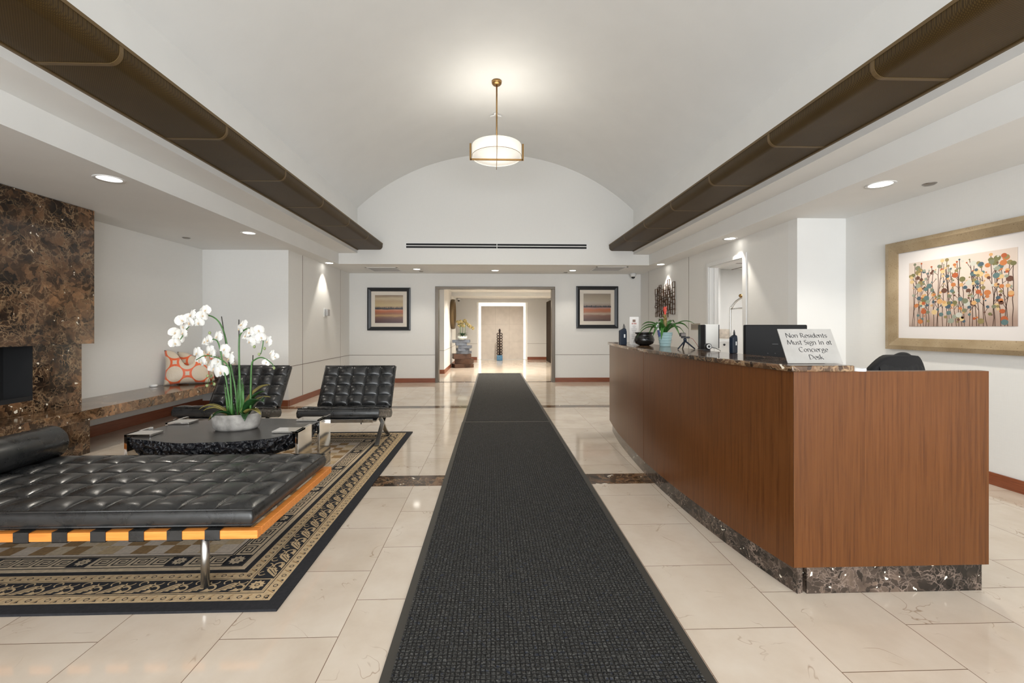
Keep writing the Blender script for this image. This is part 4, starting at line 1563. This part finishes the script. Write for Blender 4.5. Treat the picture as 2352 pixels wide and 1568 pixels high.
Z1, Z2 = ZR + .0004, ZR + .0008
for k in range(4):
    L = sides[k][3]
    # leaf band
    c0 = .245
    nL = int((L - 2 * c0) / .128)
    pt = (L - 2 * c0) / nL
    for i in range(nL):
        s = c0 + pt * i
        u = lambda a, b: (s + a * pt, .135 + b * .097)
        # fan leaf with serrated side
        pts = [u(.05, .02), u(.30, .03), u(.36, .12), u(.50, .10), u(.52, .24), u(.66, .24), u(.64, .40), u(.76, .44), u(.68, .60), u(.74, .72), u(.55, .74), u(.42, .62), u(.28, .40), u(.14, .18)]
        P(k, pts, Z1, 0)
        P(k, [u(.16, .08), u(.20, .08), u(.60, .62), u(.57, .64)], Z2, 1)
        P(k, [u(.30, .12), u(.33, .11), u(.60, .42), u(.58, .44)], Z2, 1)
        arcstrip(k, s + .86 * pt, .135 + .30 * .097, .030, -60, 170, .010, Z1, 0)
        P(k, [u(.62, .02), u(.92, .02), u(.98, .10), u(1.0, .26), u(.88, .2), u(.78, .3), u(.72, .14)], Z1, 0)
        arcstrip(k, s + .30 * pt, .135 + .80 * .097, .020, 0, 250, .006, Z1, 0)
        arcstrip(k, s + .84 * pt, .135 + .86 * .097, .024, 180, 360, .006, Z1, 0)
    # two narrow bands of beads and slashes
    for (d0, d1) in ((.068, .117), (.248, .292)):
        dm = (d0 + d1) / 2
        nB = int((L - 2 * d0) / .085)
        pb = (L - 2 * d0) / nB
        for i in range(nB):
            s = d0 + pb * (i + .5)
            arcstrip(k, s - .018, dm, .012, 0, 360, .004, Z1, 1, 10)
            P(k, [(s + .006, d0 + .006), (s + .012, d0 + .006), (s + .034, d1 - .006), (s + .028, d1 - .006)], Z1, 3)
            P(k, [(s + .018, d0 + .006), (s + .034, d0 + .010), (s + .026, dm)], Z1, 1)
    # greek key band
    d0, d1 = .366, .466
    c1 = d1 + .002
    nK = int(round((L - 2 * c1) / .102))
    pk = (L - 2 * c1) / nK
    w = .0075
    for i in range(nK):
        s0 = c1 + pk * i
        if i % 5 == 4 and 0 < i < nK - 1:
            P(k, [(s0, d0), (s0 + pk, d0), (s0 + pk, d1), (s0, d1)], Z1, 1)
            c = onside(k, s0 + pk / 2, (d0 + d1) / 2, 0)
            rosette(c[0], c[1], .036, Z2, 2, 1)
            continue
        path = [(0, 1), (1, 1), (1, .12), (.2, .12), (.2, .78), (.8, .78), (.8, .34), (.42, .34), (.42, .58), (.62, .58)]
        for (a, b), (c, e) in zip(path, path[1:]):
            sa, sb = s0 + min(a, c) * pk * .94, s0 + max(a, c) * pk * .94 + w
            da, db = d0 + .004 + min(b, e) * .086, d0 + .004 + max(b, e) * .086 + w
            P(k, [(sa, da), (sb, da), (sb, db), (sa, db)], Z1, 1)
    # corner squares
    P(k, [(.132, .132), (.238, .132), (.238, .238), (.132, .238)], Z1, 0)
    P(k, [(.140, .140), (.230, .140), (.230, .230), (.140, .230)], Z2, 1)
    c = onside(k, .185, .185, 0)
    rosette(c[0], c[1], .038, Z2 + .0004, 0, 1)
    P(k, [(.362, .362), (.47, .362), (.47, .47), (.362, .47)], Z1, 1)
    c = onside(k, .416, .416, 0)
    rosette(c[0], c[1], .042, Z2, 2, 1)
fx0, fx1, fy0, fy1 = RX0 + .5, RX1 - .5, RY0 + .5, RY1 - .5
nx_, ny_ = 18, 25
rnd = random.Random(1)
for i in range(nx_):
    for j in range(ny_):
        m.mi = (4 if rnd.random() < .6 else 2) if (i + j) % 2 else (3 if rnd.random() < .75 else 0)
        xa, xb = fx0 + (fx1 - fx0) * i / nx_, fx0 + (fx1 - fx0) * (i + 1) / nx_
        ya, yb = fy0 + (fy1 - fy0) * j / ny_, fy0 + (fy1 - fy0) * (j + 1) / ny_
        m.poly([(xa, ya, ZR), (xb, ya, ZR), (xb, yb, ZR), (xa, yb, ZR)])
for f in m.b.faces:
    if abs(f.normal.z) > .5 or True:
        f.normal_update()
        if f.normal.z < -.5 and f.calc_center_median().z > .005:
            f.normal_flip()
o = m.build('area_rug', [gold, blk, cream, tan, pale], None, fix=False)
tag(o, 'black and gold patterned rug with Greek key border under the daybed and table', 'rug')

# ------------------------------------------------------------------ tufted cushions
def tuft(name, W, D, T, nx, ny, parent, mat, bulge=.02, res=7, xf=None, dip=.012):
    """cushion W x D, thickness T, tufted top; local origin at bottom centre"""
    m = MB()
    NX, NY = nx * res, ny * res

    def top(u, v):
        fx, fy = u * nx, v * ny
        ax, ay = abs(math.sin(PI * fx)), abs(math.sin(PI * fy))
        z = T - dip + (dip + bulge) * (ax ** .33) * (ay ** .33)
        e = min(u * W, (1 - u) * W, v * D, (1 - v) * D)
        if e < .03:
            z = T - dip * .2 + (z - T + dip * .2) * (e / .03)
            z -= .012 * (1 - e / .03) ** 2
        return Vector(((u - .5) * W, (v - .5) * D, z))
    tt = [0, .025, .07, .15, .28, .42, .58, .72, .85, .93, .975]
    us = [(i + q) / nx for i in range(nx) for q in tt] + [1.0]
    vs_ = [(i + q) / ny for i in range(ny) for q in tt] + [1.0]
    NX, NY = len(us) - 1, len(vs_) - 1
    V = m.grid(lambda u_, v_: top(us[round(u_ * NX)], vs_[round(v_ * NY)]), NX, NY)
    rim = [V[i][0] for i in range(NX + 1)] + [V[NX][j] for j in range(1, NY + 1)] + [V[i][NY] for i in range(NX - 1, -1, -1)] + [V[0][j] for j in range(NY - 1, 0, -1)]
    prev = rim
    for (z, g) in ((T - .03, .006), (T * .5, .010), (.02, .006), (0, -.008)):
        cur = []
        for v in rim:
            x, y = v.co.x, v.co.y
            gx = g * (1 if x > W / 2 - .001 else -1 if x < -W / 2 + .001 else 0)
            gy = g * (1 if y > D / 2 - .001 else -1 if y < -D / 2 + .001 else 0)
            cur.append(m.b.verts.new((x + gx, y + gy, z)))
        for i in range(len(rim)):
            j = (i + 1) % len(rim)
            m._f([prev[i], prev[j], cur[j], cur[i]])
        prev = cur
    m._f(prev)
    o = m.build(name, mat, parent, True)
    b0 = None
    for i in range(1, nx):
        for j in range(1, ny):
            if b0 is None:
                b = b0 = MB().ball((0, 0, 0), .007, 6, .6).build('button', M['leather'], o, True)
            else:
                b = b0.copy()
                COL.objects.link(b)
                b.parent = o
            b.location = ((i / nx - .5) * W, (j / ny - .5) * D, T - dip + .004)
    pp = MB()
    r = .005
    z = T - .008
    a, c = W / 2 + .002, D / 2 + .002
    pp.tube([(-a, -c, z), (a, -c, z), (a, c, z), (-a, c, z), (-a, -c, z)], r, 6)
    z = .012
    pp.tube([(-a, -c, z), (a, -c, z), (a, c, z), (-a, c, z), (-a, -c, z)], r, 6)
    pp.build('piping', M['leather'], o, True)
    return o


# ------------------------------------------------------------------ daybed
DX0, DX1, DY0, DY1 = -3.05, -1.095, 2.035, 2.96
db = thing('daybed', 'black tufted leather daybed on an orange wood frame with round bolster', 'daybed', ((DX0 + DX1) / 2, (DY0 + DY1) / 2, 0))
W, D = DX1 - DX0, DY1 - DY0
m = MB()
for s in (-1, 1):
    m.box(-W / 2, W / 2, s * D / 2 - .02 - .02 * s, s * D / 2 + .02 - .02 * s, .285, .325)
    m.box(s * W / 2 - .02 - .02 * s, s * W / 2 + .02 - .02 * s, -D / 2 + .04, D / 2 - .04, .285, .325)
m.build('frame', M['orange'], db, bevel=.004)
for sx in (-1, 1):
    for sy in (-1, 1):
        x, y = sx * (W / 2 - .30), sy * (D / 2 - .095)
        m = MB()
        m.tube([(x, y, .0145), (x, y, .285)], .0185, 20)
        m.build('leg', M['steel'], db, True)
for k in range(10):
    x = W / 2 - .205 - .172 * k
    m = MB()
    y0_, y1_ = -D / 2 - .003, D / 2 + .003
    for (a, b, c, d) in ((y0_, y0_ + .003, .282, .328), (y1_ - .003, y1_, .282, .328), (y0_, y1_, .328, .330), (y0_, y0_ + .05, .281, .284)):
        m.box(x - .034, x + .034, a, b, c, d)
    m.build('strap', M['leather'], db)
MB().tube([(W / 2 - .27, -.15, .28), (W / 2 - .272, -.15, .235)], .010, 8, sx=1.6, sy=.4).build('strap_end', M['black'], db)
c = tuft('mattress', W - .05, D - .045, .092, 11, 5, db, M['leather'], .014, 8, dip=.014)
c.location = (-.015, -.0, .330)
m = MB()
pr = [(0, 0), (.06, 0), (.093, .006), (.105, .02)]
L = D - .10
prof2 = [(0, -L / 2)] + [(r_, -L / 2 + z_) for r_, z_ in pr[1:]] + [(.105, L / 2 - .02), (.093, L / 2 - .006), (.06, L / 2), (0, L / 2)]
Mr = Matrix.Translation((-2.87 - (DX0 + DX1) / 2, .0, .525)) @ Matrix.Rotation(R(90), 4, 'X')
m.lathe(prof2, 40, M=Mr)
o = m.build('bolster', M['leather'], db, True)

# ------------------------------------------------------------------ lounge chairs
def make_chair(loc, rz, label):
    t = thing('lounge_chair', label, 'lounge chair', loc, rz)
    # local: front = -Y, seat front at y=-.31
    A = spl([(0, -.36, .30), (0, -.24, .315), (0, -.12, .28), (0, -.01, .20), (0, .10, .10), (0, .24, .022)], 4)
    Bc = spl([(0, -.27, .022), (0, -.17, .10), (0, -.03, .20), (0, .12, .30), (0, .24, .43), (0, .33, .58), (0, .40, .74)], 4)
    for s in (-1, 1):
        x = s * .375
        m = MB()
        m.bar([(x, p[1], p[2]) for p in A], .044, .014, (1, 0, 0))
        m.build('seat_rail', M['steel'], t)
        m = MB()
        m.bar([(x, p[1], p[2]) for p in Bc], .044, .014, (1, 0, 0))
        m.build('back_rail', M['steel'], t)
    for (y, z) in ((-.35, .300), (.12, .285), (.385, .70)):
        B(-.36, .36, y - .006, y + .006, z - .016, z + .016).build('cross_bar', M['chrome'], t)
    for k in range(9):
        x = -.32 + .08 * k
        m = MB()
        m.bar([(x, -.34, .318), (x, -.1, .285), (x, .14, .262)], .074, .004, (1, 0, 0))
        m.build('seat_strap', M['black'], t)
    m = MB()
    for x in (-.24, .22):
        m.bar([(x, -.30, .31), (x + .003, -.30, .255)], .010, .004, (1, 0, 0))
    m.build('strap_tail', M['black'], t)
    c = tuft('seat_cushion', .83, .58, .108, 5, 4, t, M['leather'], .016, 9, dip=.012)
    c.location = (0, -.07, .276)
    c.rotation_euler = (R(-11), 0, 0)
    c = tuft('back_cushion', .83, .50, .082, 5, 4, t, M['leather'], .020, 9, dip=.014)
    c.rotation_euler = (R(61), 0, 0)
    c.location = (0, .355, .550)
    return t


ch = make_chair((-1.60, 4.85, .0), 0, 'black tufted leather lounge chair with chrome X frame, standing alone right of the coffee table')
ch['group'] = 'black leather lounge chairs beyond the coffee table'
ch2 = dup(ch, (-2.92, 4.93, .0), R(-5), 'black tufted leather lounge chair partly hidden behind the white orchids', 'black leather lounge chairs beyond the coffee table')

# ------------------------------------------------------------------ coffee table
ct = thing('coffee_table', 'black stone coffee table with broken edges and chrome corner legs', 'coffee table', (-2.08, 3.5, 0))
top_pts = [(-2.66, 3.24), (-2.60, 3.20), (-2.47, 3.16), (-2.33, 3.11), (-2.16, 3.07), (-2.02, 3.09), (-1.88, 3.10), (-1.74, 3.14), (-1.64, 3.18), (-1.56, 3.28), (-1.52, 3.37), (-1.51, 3.52), (-1.50, 3.66), (-1.52, 3.78),
           (-1.62, 3.85), (-1.80, 3.87), (-2.0, 3.90), (-2.2, 3.91), (-2.42, 3.88), (-2.58, 3.80), (-2.68, 3.70), (-2.70, 3.58), (-2.70, 3.46), (-2.69, 3.34)]
cv = spl([(x + 2.08, y - 3.5) for x, y in top_pts] + [(top_pts[0][0] + 2.08, top_pts[0][1] - 3.5)], 6)[:-1]
rnd = random.Random(3)
rings = []
m = MB()
layers = [(.460, 1.0, .004), (.446, 1.004, .008), (.425, .995, .012), (.400, .985, .014), (.375, .97, .014), (.350, .95, .014), (.330, .925, .010)]
for (z, sc_, jit) in layers:
    rings.append([m.b.verts.new((x * sc_ + rnd.uniform(-jit, jit), y * sc_ + rnd.uniform(-jit, jit), z + (rnd.uniform(-jit, jit) * .6 if 0 < layers.index((z, sc_, jit)) < 6 else 0))) for x, y in cv])
n = len(cv)
m.mi = 0
m._f(rings[0])
m.mi = 1
for a, b in zip(rings, rings[1:]):
    for i in range(n):
        m._f([a[i], a[(i + 1) % n], b[(i + 1) % n], b[i]])
m._f(rings[-1][::-1])
m.build('stone_slab', [M['stonetop'], M['rough']], ct)
for (x, y, sx, sy, L) in ((-1.486, 3.33, -1, 1, .20), (-1.486, 3.74, -1, 1, .20), (-2.725, 3.26, 1, 1, .19), (-2.725, 3.66, 1, 1, .19)):
    x -= -2.08
    y -= 3.5
    lg = B(min(x, x + sx * .022), max(x, x + sx * .022), y, y + .25, .0135, .478).build('leg', M['chrome'], ct, bevel=.002)
    B(min(x, x + sx * L), max(x, x + sx * L), y, y + .13, .462, .478).build('cap', M['chrome'], lg, bevel=.002)

# ------------------------------------------------------------------ white orchids on the table
orc = thing('orchid_arrangement', 'white orchids with arching stems in an oval concrete bowl on the coffee table', 'flower arrangement', (-2.045, 3.50, .461), 0)
MB().lathe([(0, 0), (.145, 0), (.165, .02), (.175, .075), (.178, .125), (.168, .128), (.160, .08), (0, .07)], 44, sy=.62).build('bowl', M['concrete'], orc, True).rotation_euler = (0, 0, R(12))
MB().lathe([(0, .10), (.163, .10), (.163, .09), (0, .09)], 32, sy=.60).build('moss', M['dgreen'], orc).rotation_euler = (0, 0, R(12))
u = .00355
fx = lambda px: (px - 547) * u
fz = lambda py: (992 - py) * u
stems = [([(545, 955), (540, 900), (528, 840), (519, 790), (510, 762), (498, 745), (482, 737), (465, 740), (448, 752), (432, 768), (424, 782), (416, 795)], .02, 'stem'),
         ([(540, 955), (530, 890), (522, 850), (512, 800), (500, 790), (488, 795)], -.03, 'stem'),
         ([(548, 955), (545, 880), (540, 850), (520, 832), (490, 826), (470, 836)], -.07, 'stem'),
         ([(556, 955), (553, 880), (552, 800), (556, 778), (572, 766), (592, 772), (605, 790), (603, 812), (600, 824)], .0, 'stem'),
         ([(582, 950), (583, 880), (585, 845), (592, 836), (605, 831), (618, 836), (630, 846), (633, 854)], -.03, 'stem')]
for pts, dy, mt in stems:
    P3 = spl([(fx(a), dy, fz(b)) for a, b in pts], 4)
    MB().tube(P3, [.0075 - .0045 * i / len(P3) for i in range(len(P3))], 8).build('stem', M['stem'], orc, True)
for (a, b, c_, d, dy) in ((550, 746, 551, 950, .01), (508, 739, 540, 950, .03), (586, 826, 582, 950, -.02)):
    MB().tube([(fx(a), dy, fz(b)), (fx(c_), dy, fz(d))], .004, 6).build('stake', M['stake'], orc, True)
fl = flower_mesh('flower', [M['petal'], M['lip']], .052)
fpos = [(484, 725), (471, 730), (456, 736), (431, 748), (425, 762), (450, 753), (469, 753), (442, 742), (408, 776), (427, 776), (415, 789), (414, 799), (479, 738),
        (511, 784), (490, 792), (478, 796), (473, 820), (492, 818), (466, 836), (481, 840), (492, 846), (502, 824), (520, 824), (532, 834), (500, 855), (517, 863), (508, 840), (525, 812),
        (555, 767), (565, 758), (567, 783), (580, 775), (590, 790), (589, 774), (600, 770), (607, 786), (617, 795), (578, 795), (596, 780),
        (626, 822), (618, 842), (633, 830)]
rnd = random.Random(21)
for i, (a, b) in enumerate(fpos):
    o = fl if i == 0 else fl.copy()
    if i:
        COL.objects.link(o)
    o.parent = orc
    dy = rnd.uniform(-.045, .03) - (.03 if 12 < i < 28 else 0)
    o.location = (fx(a), dy, fz(b))
    o.rotation_euler = (rnd.uniform(-.45, .35), rnd.uniform(-.5, .5), rnd.uniform(-.8, .8))
    s = rnd.uniform(.72, .98) if i < 39 else .62
    if i in (23, 24, 25):
        s = 1.12
    o.scale = (s, s, s)
bd = MB().ball((0, 0, 0), .010, 8, 1.3).build('bud', plain('green_bud', (.30, .36, .16), .5), orc, True)
for i, (a, b) in enumerate(((590, 807), (612, 811), (601, 824), (634, 855), (504, 890), (490, 893), (488, 872), (494, 776))):
    o = bd if i == 0 else bd.copy()
    if i:
        COL.objects.link(o)
        o.parent = orc
    o.location = (fx(a), rnd.uniform(-.05, .0), fz(b))
MB().tube([(fx(500), -.05, fz(868)), (fx(502), -.05, fz(880)), (fx(504), -.05, fz(890))], .002, 5).build('bud_stem', M['stem'], orc, True)
MB().tube([(fx(500), -.05, fz(868)), (fx(494), -.05, fz(880)), (fx(490), -.05, fz(893))], .002, 5).build('bud_stem', M['stem'], orc, True)
# strap leaves
for i, (az, L, w, lift, droop, mt, bx) in enumerate(((175, .26, .034, .10, .05, 'ggold', -.02), (200, .22, .034, .14, .06, 'ggold', -.04), (160, .24, .028, .06, .10, 'ggold', -.05), (40, .24, .046, .24, .0, 'ggold', .0), (20, .22, .030, .17, .02, 'ggold', .02),
                                                   (-25, .22, .035, .10, .06, 'ggold', .04), (-15, .17, .085, .16, .03, 'dgreen', .07), (-60, .16, .04, .07, .07, 'dgreen', .06), (10, .17, .055, .20, .0, 'dgreen', .04), (120, .14, .04, .10, .02, 'dgreen', -.04), (230, .15, .04, .08, .06, 'dgreen', -.03), (60, .14, .045, .14, .0, 'dgreen', .03))):
    m = MB()
    leaf(m, (bx, 0, .09), R(az), L, w, lift, droop, 10)
    o = m.build('leaf', M[mt], orc, True)
    md = o.modifiers.new('s', 'SOLIDIFY')
    md.thickness = .002
for i, (a, b, h) in enumerate(((528, 945, .26), (533, 945, .24), (540, 945, .22), (553, 945, .36), (557, 945, .30), (560, 945, .26), (548, 945, .3))):
    m = MB()
    x = fx(a)
    dx = (-.025 if a < 545 else .012)
    for p0, p1 in (((x, 0, .08), (x + dx, -.01, .10 + h)),):
        m.tube([p0, ((p0[0] + p1[0]) / 2, .0, (p0[2] + p1[2]) / 2), p1], [.006, .008, .0015], 6, sx=1.0, sy=.35)
    m.build('blade_leaf', M['stem'], orc, True)

# ------------------------------------------------------------------ bench things
pw = NT('cream_orange_lattice_fabric')
v = pw.coord((1, 1, 1))
sx_ = pw.n('ShaderNodeSeparateXYZ', {'Vector': v})
cellw, cellh = .29, .33


def dist2(ox, oz):
    a = pw.math('DIVIDE', pw.math('ADD', sx_.outputs['X'], ox), cellw)
    b = pw.math('DIVIDE', pw.math('ADD', sx_.outputs['Z'], oz), cellh)
    a = pw.math('SUBTRACT', a, pw.math('ROUND', a))
    b = pw.math('SUBTRACT', b, pw.math('ROUND', b))
    return pw.math('SQRT', pw.math('ADD', pw.math('MULTIPLY', a, a), pw.math('MULTIPLY', b, b)))


d = pw.math('MINIMUM', dist2(.0, .02), dist2(cellw / 2, .02 + cellh / 2))
bandf = pw.math('LESS_THAN', pw.math('ABSOLUTE', pw.math('SUBTRACT', d, .375)), .045)
pw.set(Base_Color=pw.mix(bandf, (.62, .52, .40), (.72, .12, .03)), Roughness=.45)
pw.p.inputs['Sheen Weight'].default_value = .3
pw.bump(pw.noise(pw.coord(), 9, 3, .5, 1.0), .5, .02)


def pillow(loc, rot, w, h, label, chop):
    m = MB()

    def f(side):
        def g(u, v_):
            a, b = 2 * u - 1, 2 * v_ - 1
            k = (1 - abs(a) ** 2.6) * (1 - abs(b) ** 2.6)
            y = side * .085 * max(k, 0) ** .55
            x = a * w / 2 * (1 - .07 * (1 - b * b))
            z = b * h / 2 * (1 - .07 * (1 - a * a))
            if b > 0:
                z -= chop * b * math.exp(-(a / .38) ** 2)
            y += side * -.02 * math.exp(-(a / .3) ** 2) * max(b, 0)
            return Vector((x, y, z + h / 2))
        return g
    m.grid(f(-1), 26, 26)
    m.grid(f(1), 26, 26)
    o = m.build('throw_pillow', pw.m, None, True, weld=True)
    o.location = loc
    o.rotation_euler = rot
    return tag(o, label, 'pillow', 'patterned pillows on the stone bench')


pillow((-4.32, 6.22, .467), (R(-14), 0, R(32)), .54, .50, 'cream and orange lattice pillow in front on the marble bench', .22)
pillow((-4.35, 6.44, .467), (R(-12), 0, R(30)), .46, .46, 'cream and orange lattice pillow behind the other one on the marble bench', .06)
t = thing('round_vase', 'round speckled sand-coloured vase at the far end of the marble bench', 'vase', (-4.20, 6.82, .466))
MB().lathe([(0, 0), (.07, 0), (.15, .05), (.185, .13), (.18, .21), (.13, .29), (.07, .325), (.055, .345), (.065, .36), (.055, .36), (.045, .345), (.06, .32), (0, .30)], 40).build('body', plain('speckled_sand_ceramic', (.50, .42, .35), .6, noise=.3, nscale=60), t, True)
t = thing('white_puck', 'small white puck lying on the marble bench at the pillow corner', 'puck', (-4.60, 5.98, .466))
MB().lathe([(0, 0), (.04, 0), (.042, .012), (.035, .03), (0, .032)], 20).build('body', M['white'], t, True)
